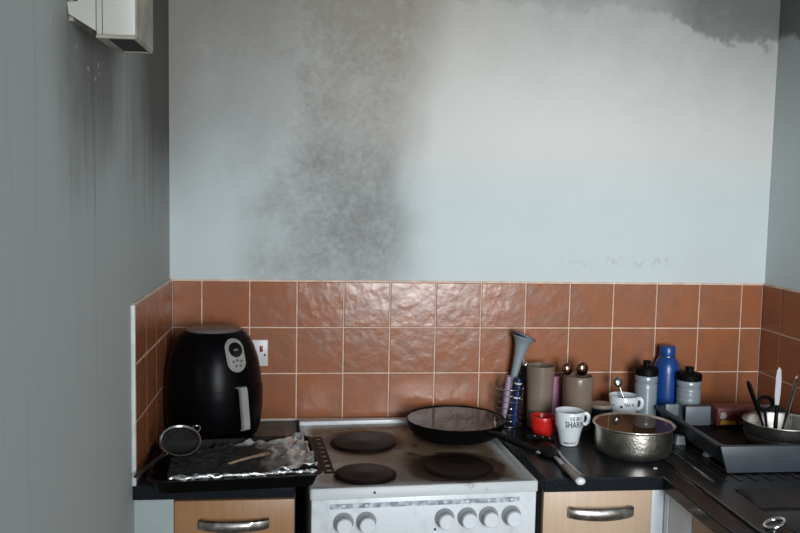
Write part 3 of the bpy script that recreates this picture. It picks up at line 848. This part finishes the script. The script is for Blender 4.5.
bm = bmesh.new(); add_tube(bm, [(SR - 0.001, 0.011, 0), (SR + 0.012, 0.009, 0.001), (SR + 0.019, 0.003, 0.001), (SR + 0.019, -0.003, 0.001), (SR + 0.012, -0.009, 0.001), (SR - 0.001, -0.011, 0)], 0.0014, 8)
from_bm('rest_hook', bm, 'chrome', sv, auto=50)

# ------------------------------------------------------------------ frying pan
fp = thing('frying_pan', 'large black frying pan full of liquid on the back right hotplate', 'frying pan', (0.790, -0.198, WT + 0.0052))
PZ = 0.052; PR = 0.153
lathe('pan', [(0, 0.0003), (0.112, 0.0003), (0.124, 0.004), (0.138, 0.014), (0.147, 0.028), (0.1515, PZ - 0.003), (PR, PZ), (PR - 0.0015, PZ + 0.0015), (PR - 0.004, PZ), (0.1435, 0.031), (0.134, 0.017), (0.120, 0.007), (0.108, 0.0035), (0, 0.0035)], 'panblack', fp, 72)
hd_ = Vector((0.47, -0.88, 0)).normalized()
hp = [hd_ * d + Vector((0, 0, z)) for d, z in ((0.138, 0.036), (0.160, 0.044), (0.19, 0.048), (0.25, 0.047), (0.32, 0.043), (0.352, 0.042), (0.360, 0.041))]
bm = bmesh.new(); add_tube(bm, hp, [0.012, 0.013, 0.014, 0.0155, 0.0165, 0.014, 0.008], 14, flat=(1, 0.55))
from_bm('handle', bm, 'blackmatt', fp, auto=50)
bm = bmesh.new(); hb = [hd_ * d + Vector((0, 0, z)) for d, z in ((0.358, 0.041), (0.368, 0.0405), (0.372, 0.040))]
add_tube(bm, hb, [0.0060, 0.0052, 0.003], 12, flat=(1, 0.6)); from_bm('handle_cap', bm, 'chrome', fp, auto=50)
lq = lathe('dark_liquid', [(0, 0.0), (PR - 0.0052, 0.0), (PR - 0.0052, -0.0006), (0.138, -0.012), (0, -0.012)], 'liquid', None, 72, auto=30)
lq.location = (0.790, -0.198, WT + 0.0052 + PZ - 0.0015)
tag(lq, 'still dark liquid filling the frying pan to its rim', 'liquid')

# black serving tool with three rivets lying behind the pan's handle
bs = thing('serving_spoon', 'black serving tool with chrome rivets lying behind the frying pan handle', 'utensil', (1.045, -0.300, WT + 0.001), (0, 0, R(6)))
bm = bmesh.new(); add_tube(bm, [(-0.060, 0.004, 0.020), (-0.04, 0.002, 0.024), (0.0, 0, 0.018), (0.022, 0, 0.012), (0.030, 0, 0.008)], [0.010, 0.017, 0.017, 0.014, 0.008], 12, flat=(1, 0.45))
from_bm('handle', bm, 'blackmatt', bs, auto=50)
bm = bmesh.new(); add_tube(bm, [(-0.03, -0.004, 0.012), (-0.028, -0.05, 0.012), (-0.030, -0.10, 0.010), (-0.035, -0.13, 0.008)], [0.010, 0.022, 0.028, 0.016], 12, flat=(1, 0.28))
from_bm('blade', bm, 'blackmatt', bs, auto=50)
for rx in (-0.038, -0.012, 0.010):
    q = lathe('rivet', [(0, 0.0030), (0.0026, 0.0022), (0.0036, 0.0)], 'chrome', bs, 14); q.location = (rx, -0.009, 0.0285 if rx < -0.02 else (0.0235 if rx < 0 else 0.0195)); q.rotation_euler = (R(35), 0, 0)

# ------------------------------------------------------------------ hammered pot
pt = thing('cooking_pot', 'round hammered steel pot full of brown liquid on the black worktop', 'pot', (1.283, -0.385, WT + 0.0008))
QR, QZ = 0.118, 0.0855
lathe('pot', [(0, 0), (0.090, 0), (0.099, 0.004), (0.106, 0.014), (0.109, 0.028), (0.110, 0.060), (0.110, QZ - 0.006), (QR, QZ), (QR - 0.001, QZ + 0.0025), (QR - 0.006, QZ + 0.001), (0.1065, QZ - 0.006), (0.1062, 0.05), (0.104, 0.02), (0.092, 0.006), (0, 0.004)], 'hammered', pt, 80)
lq = lathe('brown_liquid', [(0, 0), (0.1105, 0), (0.1082, -0.003), (0.1060, -0.0055), (0.1048, -0.02), (0, -0.02)], 'liquid2', None, 80, auto=30)
lq.location = (1.283, -0.385, WT + 0.0008 + QZ - 0.0015)
tag(lq, 'brown liquid filling the hammered steel pot to its rim', 'liquid')

# ------------------------------------------------------------------ mugs
def text_mesh(s, size, squeeze):
    cu = bpy.data.curves.new('text', 'FONT'); cu.body = s; cu.size = size; cu.align_x = 'LEFT'; cu.resolution_u = 2; cu.offset = size * 0.018
    ob = bpy.data.objects.new('text', cu); COL.objects.link(ob)
    bpy.context.view_layer.update()
    me = bpy.data.meshes.new_from_object(ob.evaluated_get(bpy.context.evaluated_depsgraph_get()))
    bpy.data.objects.remove(ob); bpy.data.curves.remove(cu)
    for v in me.vertices: v.co.x *= squeeze
    return me
def print_on(parent, name, lines, rfun, mat='ink'):
    """lines: (text, size, squeeze, start angle, height); angle 0 faces -y, positive towards +x"""
    for s, size, sq, a0, z in lines:
        me = text_mesh(s, size, sq)
        for v in me.vertices:
            h = z + v.co.y; r = rfun(h) + 0.0007; a = a0 + v.co.x / r
            v.co = Vector((r * math.sin(a), -r * math.cos(a), h))
        me.name = name
        link(name, me, mat, parent)

def mug_profile(z):
    P = [(0.0, 0.027), (0.004, 0.029), (0.058, 0.0405), (0.064, 0.0445), (0.11, 0.0465)]
    for (z0, r0), (z1, r1) in zip(P, P[1:]):
        if z0 <= z <= z1: return r0 + (r1 - r0) * (z - z0) / (z1 - z0)
    return P[-1][1]
def make_mug(loc, label, hang, lines, dots=(), scale=1.0):
    m = thing('mug', label, 'mug', loc, group='printed white mugs'); m.scale = (scale,) * 3
    out = [(0, 0.0), (0.025, 0.0), (0.0275, 0.0015), (0.029, 0.004), (0.0405, 0.058), (0.0442, 0.0635), (0.0465, 0.1085), (0.0455, 0.110), (0.0440, 0.1085), (0.0415, 0.0645), (0.0378, 0.058), (0.0265, 0.008), (0, 0.006)]
    b = lathe('cup', out, 'mug', m, 56, auto=40)
    lathe('tea', [(0, 0.092), (0.0430, 0.092), (0.0426, 0.089), (0, 0.088)], 'teamark', m, 40)
    d = Vector((math.sin(hang), -math.cos(hang), 0))
    pts = [d * r + Vector((0, 0, z)) for r, z in ((0.0445, 0.101), (0.052, 0.103), (0.0575, 0.097), (0.059, 0.086), (0.056, 0.075), (0.050, 0.069), (0.0435, 0.069))]
    bm = bmesh.new(); add_tube(bm, pts, 0.0042, 10, flat=(0.8, 1.4)); from_bm('handle', bm, 'mug', m, auto=60)
    print_on(m, 'lettering', lines, mug_profile)
    for a, z, r in dots:
        bm = bmesh.new(); rr = mug_profile(z) + 0.0006
        vs = [bm.verts.new((rr * math.sin(a + r / rr * math.cos(t)), -rr * math.cos(a + r / rr * math.cos(t)), z + r * math.sin(t))) for t in [2 * math.pi * i / 10 for i in range(10)]]
        bm.faces.new(vs); from_bm('printed_mark', bm, 'ink', m)
    return m
make_mug((1.117, -0.300, WT + 0.0006), 'white printed mug with SHARIN lettering standing in front of the tumblers', R(74),
         [("I'S BU", 0.0170, 0.92, R(-14), 0.0880), ('SHARIN', 0.0270, 0.70, R(-34), 0.0655), ('..-.,', 0.016, 0.9, R(-48), 0.0095), ('a-wm.e', 0.009, 1.1, R(-28), 0.0105)],
         ((R(-46), 0.013, 0.002), (R(-34), 0.012, 0.0025)), 0.95)
make_mug((1.345, -0.137, WT + 0.0006), 'white printed mug half hidden behind the pot, spoon standing in it', R(66),
         [('TEA N', 0.0150, 0.8, R(-18), 0.082)], ((R(-28), 0.081, 0.0042), (R(-60), 0.083, 0.0025)))

# ------------------------------------------------------------------ cups, jar, spoons on the back right worktop
def tumbler(loc, label, r0, r1, h, mat, group=None, lid=False):
    t = thing('tumbler', label, 'tumbler', loc, group=group)
    lathe('cup', [(0, 0), (r0 - 0.003, 0), (r0, 0.003), (r1, h - 0.001), (r1 - 0.001, h), (r1 - 0.0022, h - 0.001), (r0 - 0.0025, 0.006), (0, 0.005)], mat, t, 48)
    lathe('rim_band', [(r1 + 0.0002, h - 0.004), (r1 + 0.0012, h - 0.003), (r1 + 0.0012, h + 0.0002), (r1 - 0.0008, h + 0.0008)], mat, t, 48)
    return t
tumbler((1.078, -0.105, WT + 0.0006), 'tall smoky grey plastic tumbler beside the wire utensil holder', 0.0375, 0.0455, 0.201, 'tumbler', 'smoky tumblers')
t2 = thing('tumbler', 'shorter smoky grey plastic tumbler with rounded shoulders holding two spoons', 'tumbler', (1.197, -0.125, WT + 0.0006), group='smoky tumblers')
lathe('cup', [(0, 0), (0.043, 0), (0.046, 0.003), (0.0472, 0.124), (0.0482, 0.126), (0.0482, 0.158), (0.0470, 0.169), (0.0445, 0.1725), (0.0425, 0.1715), (0.0455, 0.160), (0.0455, 0.12), (0.0435, 0.006), (0, 0.005)], 'tumbler', t2, 48)
tumbler((1.1365, -0.038, WT + 0.0006), 'pink plastic tumbler just visible between the two smoky tumblers', 0.025, 0.030, 0.155, 'pink')

M['tiletint'] = plain('tile_tinted_steel', (0.40, 0.24, 0.15), 0.14, 1.0, var=0.15)  # brown reflection of the tiles painted into the spoon heads
def spoon(loc, top, label, r=0.020, mat='tiletint'):
    """spoon standing head up: loc = where the handle end rests, top = centre of the bowl"""
    a, b = Vector(loc), Vector(top)
    s = thing('spoon', label, 'spoon', a, group='steel spoons standing head up')
    d = b - a; u = d.normalized()
    bm = bmesh.new(); bmesh.ops.create_uvsphere(bm, u_segments=24, v_segments=14, radius=1.0)
    q = Vector((0, 0, 1)).rotation_difference(u)
    for v in bm.verts:
        c = Vector((v.co.x * r * 0.95, v.co.y * r * 0.55, v.co.z * r * 1.12)); v.co = d + q @ c
    from_bm('bowl', bm, mat, s, smooth=True)
    bm = bmesh.new(); add_tube(bm, [u * 0.0, u * (d.length * 0.5), d - u * r * 1.0], [0.004, 0.003, 0.0025], 8); from_bm('handle', bm, 'steel', s, auto=50)
spoon((1.185, -0.130, WT + 0.0075), (1.161, -0.122, 1.0925), 'steel spoon head on the left above the shorter smoky tumbler', 0.0185)
spoon((1.195, -0.120, WT + 0.0075), (1.2105, -0.122, 1.0925), 'steel spoon head on the right above the shorter smoky tumbler', 0.0205)
spoon((1.350, -0.130, WT + 0.094), (1.332, -0.118, 1.048), 'steel spoon with round head standing in the mug behind the pot', 0.0165, 'steel')

jr = thing('storage_tin', 'dark navy tin with cream lid between the tumbler and the mug', 'tin', (1.274, -0.135, WT + 0.0006))
lathe('tin', [(0, 0), (0.033, 0), (0.0345, 0.002), (0.0345, 0.071), (0, 0.071)], 'navy', jr, 48)
lathe('lid', [(0, 0.0712), (0.0358, 0.0712), (0.0362, 0.073), (0.0362, 0.080), (0.0345, 0.0825), (0.030, 0.0815), (0, 0.0815)], 'creamlid', jr, 48)

rb_ = thing('red_bowl', 'small round red plastic bowl in front of the smoky tumbler', 'bowl', (1.062, -0.208, WT + 0.0006))
lathe('bowl', [(0, 0), (0.024, 0), (0.028, 0.003), (0.035, 0.022), (0.0375, 0.034), (0.0385, 0.050), (0.0405, 0.052), (0.0412, 0.060), (0.0402, 0.064), (0.0350, 0.0645), (0.0330, 0.061), (0.0325, 0.034), (0.030, 0.018), (0.024, 0.008), (0, 0.007)], 'red', rb_, 56)

# ------------------------------------------------------------------ bottles
def sports_bottle(loc, label, r, h, hang):
    b = thing('sports_bottle', label, 'bottle', loc, group='grey sports bottles with black caps')
    def wob(a, z):
        t = z / h
        if 0.18 < t < 0.66:     # finger grips on the right-hand side
            k = max(0.0, math.cos(a - hang)) ** 2
            return 1 - 0.055 * k * (0.5 + 0.5 * math.sin(t * 60))
        return 1
    P = [(0, 0), (r * 0.88, 0), (r * 0.96, 0.004), (r, 0.012)] + [(r, 0.012 + (h * 0.68 - 0.012) * i / 26) for i in range(1, 27)] + \
        [(r * 0.985, h * 0.70), (r * 0.92, h * 0.715), (r * 0.92, h * 0.728), (r * 0.99, h * 0.745), (r * 1.0, h * 0.80), (r * 0.985, h * 0.84), (r * 0.93, h * 0.855), (0, h * 0.855)]
    lathe('body', P, 'greybottle', b, 56, auto=40, wob=wob)
    c = lathe('cap', [(0, h * 0.856), (r * 1.02, h * 0.856), (r * 1.05, h * 0.862), (r * 1.05, h * 0.955), (r * 0.95, h * 0.985), (r * 0.60, h * 1.0), (r * 0.40, h * 1.004), (0, h * 1.004)], 'blackmatt', b, 48)
    lathe('nozzle', [(0, h * 1.0045), (r * 0.34, h * 1.0045), (r * 0.30, h * 1.045), (r * 0.36, h * 1.05), (r * 0.36, h * 1.085), (r * 0.30, h * 1.095), (0, h * 1.095)], 'blackmatt', c, 28)
    return b
sports_bottle((1.432, -0.105, WT + 0.0006), 'grey sports bottle with black cap on the left of the blue bottle', 0.0355, 0.197, 0.2)
sports_bottle((1.572, -0.116, WT + 0.0006), 'grey sports bottle with black cap on the right of the blue bottle', 0.0385, 0.180, -2.9)
bb = thing('water_bottle', 'tall blue water bottle between the two grey sports bottles', 'bottle', (1.525, -0.047, WT + 0.0006))
lathe('body', [(0, 0), (0.036, 0), (0.040, 0.004), (0.0415, 0.02), (0.0415, 0.165), (0.040, 0.185), (0.035, 0.202), (0.028, 0.214), (0.0245, 0.218), (0.0245, 0.221), (0, 0.221)], 'bluebottle', bb, 56)
lathe('cap', [(0, 0.2213), (0.0255, 0.2213), (0.0262, 0.224), (0.0255, 0.249), (0.023, 0.2535), (0, 0.2545)], 'bluebottle', bb, 48)
lathe('neck_ring', [(0.0246, 0.2182), (0.0262, 0.2184), (0.0262, 0.2208), (0.0246, 0.2211)], 'steel', bb, 40)

# ------------------------------------------------------------------ wire utensil holder and what stands in it
uh = thing('utensil_holder', 'chrome wire utensil holder against the tiles behind the frying pan', 'utensil holder', (0.984, -0.078, WT + 0.0008))
def wire(pts, r=0.0016, closed=False, mat='chrome'):
    bm = bmesh.new(); add_tube(bm, pts, r, 6, closed=closed); return from_bm('wire', bm, mat, uh, smooth=True)
UR = 0.042
for z in (0.002, 0.022, 0.042, 0.062, 0.082, 0.102, 0.122):
    wire(circle((0, 0, z), UR, 28), 0.0020 if z in (0.002, 0.122) else 0.0013, True)
for k in range(10):
    a = 2 * math.pi * k / 10 + 0.2
    d = Vector((math.cos(a), math.sin(a), 0))
    wire([d * (UR + 0.002) + Vector((0, 0, 0.002)), d * (UR + 0.002) + Vector((0, 0, 0.122)), d * (UR + 0.004) + Vector((0, 0, 0.133)), d * (UR + 0.005) + Vector((0, 0, 0.130))], 0.0014)
lathe('base_disc', [(0, 0.001), (UR - 0.002, 0.001), (UR - 0.002, 0.003), (0, 0.003)], 'darksteel', uh, 32)
def stander(name, label, cat, a, b, rads, mat, extra=None, flat=None):
    A, B = Vector(a), Vector(b); t = thing(name, label, cat, A)
    d = B - A; n = len(rads); bm = bmesh.new()
    add_tube(bm, [d * (f if not isinstance(rads[0], (int, float)) else i / (n - 1)) for i, f in enumerate([q[0] if not isinstance(q, (int, float)) else 0 for q in rads])],
             [q[1] if not isinstance(q, (int, float)) else q for q in rads], 16, flat=flat)
    from_bm('handle', bm, mat, t, auto=50)
    return t, d
zb = WT + 0.005
t, d = stander('masher', 'grey plastic tool with flared round end standing in the wire holder', 'utensil', (0.968, -0.062, zb), (1.034, -0.054, 1.186),
    [(0, 0.008), (0.3, 0.009), (0.55, 0.0115), (0.68, 0.0145), (0.80, 0.018), (0.90, 0.0235), (0.96, 0.030), (0.985, 0.0375), (1.0, 0.0395)], 'greyplastic')
u = d.normalized(); bm = bmesh.new(); c = d + u * 0.001
tilt = (u + Vector((0.22, 0.10, 0.0))).normalized()
add_loops(bm, [circle(d + u * -0.002, 0.0400, 36, tilt), circle(d + u * 0.0035, 0.0405, 36, tilt), circle(d + u * 0.005, 0.038, 36, tilt)])
from_bm('flared_end', bm, 'greydark', t, auto=40)
t, d = stander('kitchen_tool', 'lilac plastic handle leaning left in the wire holder', 'utensil', (0.964, -0.092, zb), (0.974, -0.108, 1.068), [0.006, 0.010, 0.0145, 0.0155, 0.0155, 0.012], 'lilac', flat=(1, 0.6))
t, d = stander('washing_brush', 'brush with dark blue striped handle standing in the wire holder', 'brush', (0.998, -0.095, zb), (1.008, -0.100, 1.058), [0.013, 0.0155, 0.0155, 0.0145, 0.0135, 0.011], 'bluehandle', flat=(1, 0.8))
for k, f in enumerate((0.45, 0.6, 0.75, 0.9)):
    bm = bmesh.new(); add_tube(bm, [d * (f - 0.015), d * (f + 0.015)], 0.0158 if f < 0.7 else 0.0148, 16, flat=(1, 0.8)); from_bm('stripe', bm, 'capwhite' if k % 2 else 'navy', t, auto=50)
t, d = stander('peeler', 'black handled tool with chrome end standing in the wire holder', 'utensil', (1.006, -0.060, zb), (1.032, -0.085, 1.096), [0.004, 0.005, 0.009, 0.013, 0.011], 'blackmatt', flat=(1, 0.7))
bm = bmesh.new(); add_tube(bm, [d * 1.0, d * 1.0 + Vector((0.002, 0, 0.008)), d * 1.0 + Vector((0.003, 0, 0.014))], [0.0092, 0.0098, 0.005], 14, flat=(1, 0.8)); from_bm('end_cap', bm, 'chrome', t, auto=50)

# ------------------------------------------------------------------ fork and peeler on the front edge of the worktop
fk = thing('fork', 'steel fork lying with tines towards the mug on the worktop edge', 'fork', (1.056, -0.455, WT + 0.0008), (0, 0, R(2)))
bm = bmesh.new(); add_tube(bm, [(0.002, -0.135, 0.004), (0.0, -0.10, 0.0035), (-0.001, -0.03, 0.0045), (-0.001, 0.03, 0.0075), (0, 0.05, 0.008)], [0.0075, 0.0085, 0.0048, 0.004, 0.006], 10, flat=(1, 0.32)); from_bm('handle', bm, 'steel', fk, auto=50)
bm = bmesh.new(); add_tube(bm, [(0, 0.0505, 0.008), (0, 0.062, 0.006), (0, 0.078, 0.0045), (0, 0.082, 0.0045)], [0.006, 0.0115, 0.0125, 0.012], 10, flat=(1, 0.16)); from_bm('head', bm, 'steel', fk, auto=50)
for k in range(4):
    xk = -0.0093 + k * 0.0062
    bm = bmesh.new(); add_tube(bm, [(xk, 0.0822, 0.0045), (xk, 0.105, 0.005), (xk * 0.97, 0.126, 0.010)], [0.0017, 0.0016, 0.0009], 6); from_bm('tine', bm, 'steel', fk, auto=50)
pe = thing('table_knife', 'worn grey-handled knife with white end cap overhanging the worktop edge', 'knife', (1.0345, -0.530, WT + 0.0008), (0, 0, R(1.5)))
bm = bmesh.new(); add_tube(bm, [(0, -0.118, 0.010), (0, -0.10, 0.010), (0.0, -0.05, 0.010), (0, 0.0, 0.009), (0, 0.012, 0.0085)], [0.0125, 0.0135, 0.0125, 0.0105, 0.007], 14, flat=(1, 0.62)); from_bm('handle', bm, 'handlegrey', pe, auto=50)
bm = bmesh.new(); add_tube(bm, [(0, -0.1185, 0.010), (0, -0.126, 0.010), (0, -0.131, 0.010), (0, -0.133, 0.010)], [0.0128, 0.0132, 0.010, 0.004], 16, flat=(1, 0.75)); from_bm('end_cap', bm, 'capwhite', pe, auto=60)
prism('blade', [(-0.006, 0.0125), (0.0075, 0.0125), (0.0085, 0.06), (0.007, 0.11), (0.001, 0.135), (-0.005, 0.12)], 'z', 0.007, 0.0086, 'steel', pe)
cb = prism('crumb', [(-0.006, -0.002), (0.004, -0.0035), (0.007, 0.001), (-0.002, 0.0035)], 'z', 0, 0.002, 'capwhite')
cb.location = (1.290, -0.533, WT + 0.0005); tag(cb, 'tiny pale crumb on the worktop in front of the hammered pot', 'crumb')

# ------------------------------------------------------------------ dish rack with packet, pan and cutlery
RZ = WT + 0.0090
rk = thing('dish_rack', 'slate grey plastic dish rack on the drainer in the right corner', 'dish rack', (1.645, -0.375, RZ))
bm = bmesh.new()
def rl(d, z, r, fr_=0.0): return [(x, y, zz) for x, y, zz in rrect(-0.205 + d, 0.205 - d, -0.222 + d * (0.35), 0.222 - d, r, z, 6)]
add_loops(bm, [rl(0.036, 0.012, 0.02), rl(0.032, 0.010, 0.02), rl(0.004, 0.064, 0.022), rl(0.0, 0.066, 0.024), rl(0.0, 0.0715, 0.024), rl(0.002, 0.073, 0.023), rl(0.013, 0.073, 0.018), rl(0.014, 0.066, 0.018), rl(0.040, 0.018, 0.016)])
from_bm('basket', bm, 'rack', rk, auto=45)
prism('front_panel', [(-0.186, 0.0005), (0.190, 0.0005), (0.200, 0.0735), (-0.208, 0.0735)], 'y', -0.2345, -0.2225, 'rack', rk, 0.003)
for (fx, fy, m_) in ((-0.195, 0.045, 'racklit'), (-0.163, -0.080, 'racklit'), (0.165, 0.06, 'rack'), (0.165, -0.12, 'rack')):
    bm = bmesh.new(); add_loops(bm, [rrect(fx - 0.016, fx + 0.016, fy - 0.013, fy + 0.013, 0.005, 0.0003 if fx > -0.19 else -0.0020), rrect(fx - 0.012, fx + 0.012, fy - 0.010, fy + 0.010, 0.004, 0.0098 if abs(fx) < 0.17 else 0.024)])
    from_bm('foot', bm, m_, rk, auto=40)
box('lit_wall_panel', (-0.175, -0.132, 0.196, 0.2045, 0.034, 0.080), 'racklit', rk, bev=0.002)  # paler panels added as the lit inner face of the back wall
box('lit_wall_panel', (-0.122, -0.040, 0.165, 0.172, 0.019, 0.080), 'racklit', rk, bev=0.002)
box('shade_sheet', (-0.163, 0.163, -0.205, 0.178, 0.0182, 0.0190), 'blackmatt', rk)  # black sheet added to paint the rack's shaded floor dark
pk = thing('food_packet', 'red packet with yellow and white print lying in the dish rack', 'packet', (1.690, -0.232, RZ + 0.0195), (0, 0, R(-3)))
bm = bmesh.new(); add_box(bm, -0.072, 0.085, 0.0, 0.060, 0.0, 0.062, 0.006, 3); 
for v in bm.verts: v.co += 0.0025 * noise.noise_vector(v.co * 25)
from_bm('box', bm, 'packetred', pk, auto=50)
prism('yellow_print', [(-0.064, 0.008), (-0.010, 0.008), (-0.016, 0.020), (-0.060, 0.022)], 'y', -0.0035, -0.0025, 'packetyellow', pk)
prism('white_print', [(-0.064, 0.027), (-0.048, 0.025), (-0.042, 0.036), (-0.050, 0.048), (-0.063, 0.046)], 'y', -0.0035, -0.0025, 'packetwhite', pk)

sp = thing('saucepan', 'shiny steel saucepan holding cutlery in the dish rack', 'saucepan', (1.712, -0.428, RZ + 0.0195))
lathe('pan', [(0, 0), (0.078, 0), (0.086, 0.003), (0.094, 0.012), (0.0985, 0.026), (0.0985, 0.034), (0.1015, 0.038), (0.1025, 0.066), (0.1065, 0.0715), (0.1055, 0.074), (0.1015, 0.0715), (0.0995, 0.066), (0.0955, 0.03), (0.086, 0.008), (0, 0.006)], 'pansteel', sp, 72)
bm = bmesh.new(); add_tube(bm, [(-0.1025, 0.012, 0.062), (-0.118, 0.012, 0.064), (-0.122, 0.0, 0.064), (-0.118, -0.012, 0.064), (-0.1025, -0.012, 0.062)], 0.0042, 8); from_bm('side_handle', bm, 'blackmatt', sp, auto=50)
pb = RZ + 0.0195 + 0.0075
def lean(name, label, cat, a, b):
    A, B = Vector(a), Vector(b); t = thing(name, label, cat, A); return t, B - A
# knife, blade upwards
t, d = lean('table_knife', 'steel knife standing blade up in the saucepan', 'knife', (1.690, -0.435, pb), (1.706, -0.415, 1.158))
u = d.normalized(); L0 = d.length
bm = bmesh.new(); add_tube(bm, [u * 0.0, u * (L0 * 0.28), u * (L0 * 0.50)], [0.0055, 0.0065, 0.005], 10); from_bm('handle', bm, 'blackmatt', t, auto=50)
side = u.cross(Vector((0.35, -1, 0.0))).normalized(); nrm = side.cross(u).normalized()
out = [(-0.007, 0.505), (0.008, 0.505), (0.012, 0.62), (0.0125, 0.86), (0.0095, 0.95), (0.0025, 1.0), (-0.005, 0.97), (-0.0095, 0.85), (-0.010, 0.65)]
bm = bmesh.new(); add_loops(bm, [[side * -x + u * (L0 * f) + nrm * e for x, f in out] for e in (-0.0007, 0.0007)]); from_bm('blade', bm, 'bluewhite', t)
t, d = lean('spatula', 'grey steel handle leaning right in the saucepan beside the knife', 'utensil', (1.710, -0.425, pb), (1.765, -0.408, 1.122))
u = d.normalized(); L0 = d.length
bm = bmesh.new(); add_tube(bm, [u * (L0 * f) for f in (0, 0.3, 0.45, 0.7, 0.93, 0.99)], [0.004, 0.0055, 0.008, 0.0090, 0.0085, 0.005], 12, flat=(1, 0.5)); from_bm('handle', bm, 'darksteel', t, auto=50)
bm = bmesh.new(); add_tube(bm, [d * 0.992, d * 1.03, d * 1.045], [0.0062, 0.006, 0.003], 10, flat=(1, 0.6)); from_bm('end_cap', bm, 'chrome', t, auto=50)
t, d = lean('serving_spoon', 'black handle leaning left in the saucepan', 'utensil', (1.668, -0.450, pb), (1.596, -0.440, 1.122))
u = d.normalized(); L0 = d.length
bm = bmesh.new(); add_tube(bm, [u * (L0 * f) for f in (0, 0.4, 0.55, 0.75, 0.94, 1.0)], [0.004, 0.005, 0.0085, 0.010, 0.0105, 0.006], 12, flat=(1, 0.55)); from_bm('handle', bm, 'blackmatt', t, auto=50)
t, d = lean('masher', 'black looped handle of a masher standing in the saucepan', 'utensil', (1.686, -0.405, pb), (1.676, -0.398, 1.045))
bm = bmesh.new(); c = d + Vector((0, 0, 0.0)); add_tube(bm, [c + Vector((p.x * 1.15, 0, p.y)) for p in circle((0, 0, 0), 0.020, 20, a0=R(-90), a1=R(270))], 0.0058, 8, closed=True); from_bm('loop', bm, 'blackmatt', t, smooth=True)
bm = bmesh.new(); add_tube(bm, [d * 0, d * 0.5, d - Vector((0, 0, 0.021))], [0.004, 0.004, 0.005], 8); from_bm('stem', bm, 'blackmatt', t, auto=50)
t, d = lean('fork', 'short steel cutlery handle at the front rim of the saucepan', 'fork', (1.712, -0.462, pb), (1.729, -0.452, 1.024))
bm = bmesh.new(); add_tube(bm, [d * 0, d * 0.4, d * 0.8, d * 0.97, d], [0.003, 0.0035, 0.0055, 0.0055, 0.003], 10, flat=(1, 0.5)); from_bm('handle', bm, 'chrome', t, auto=50)
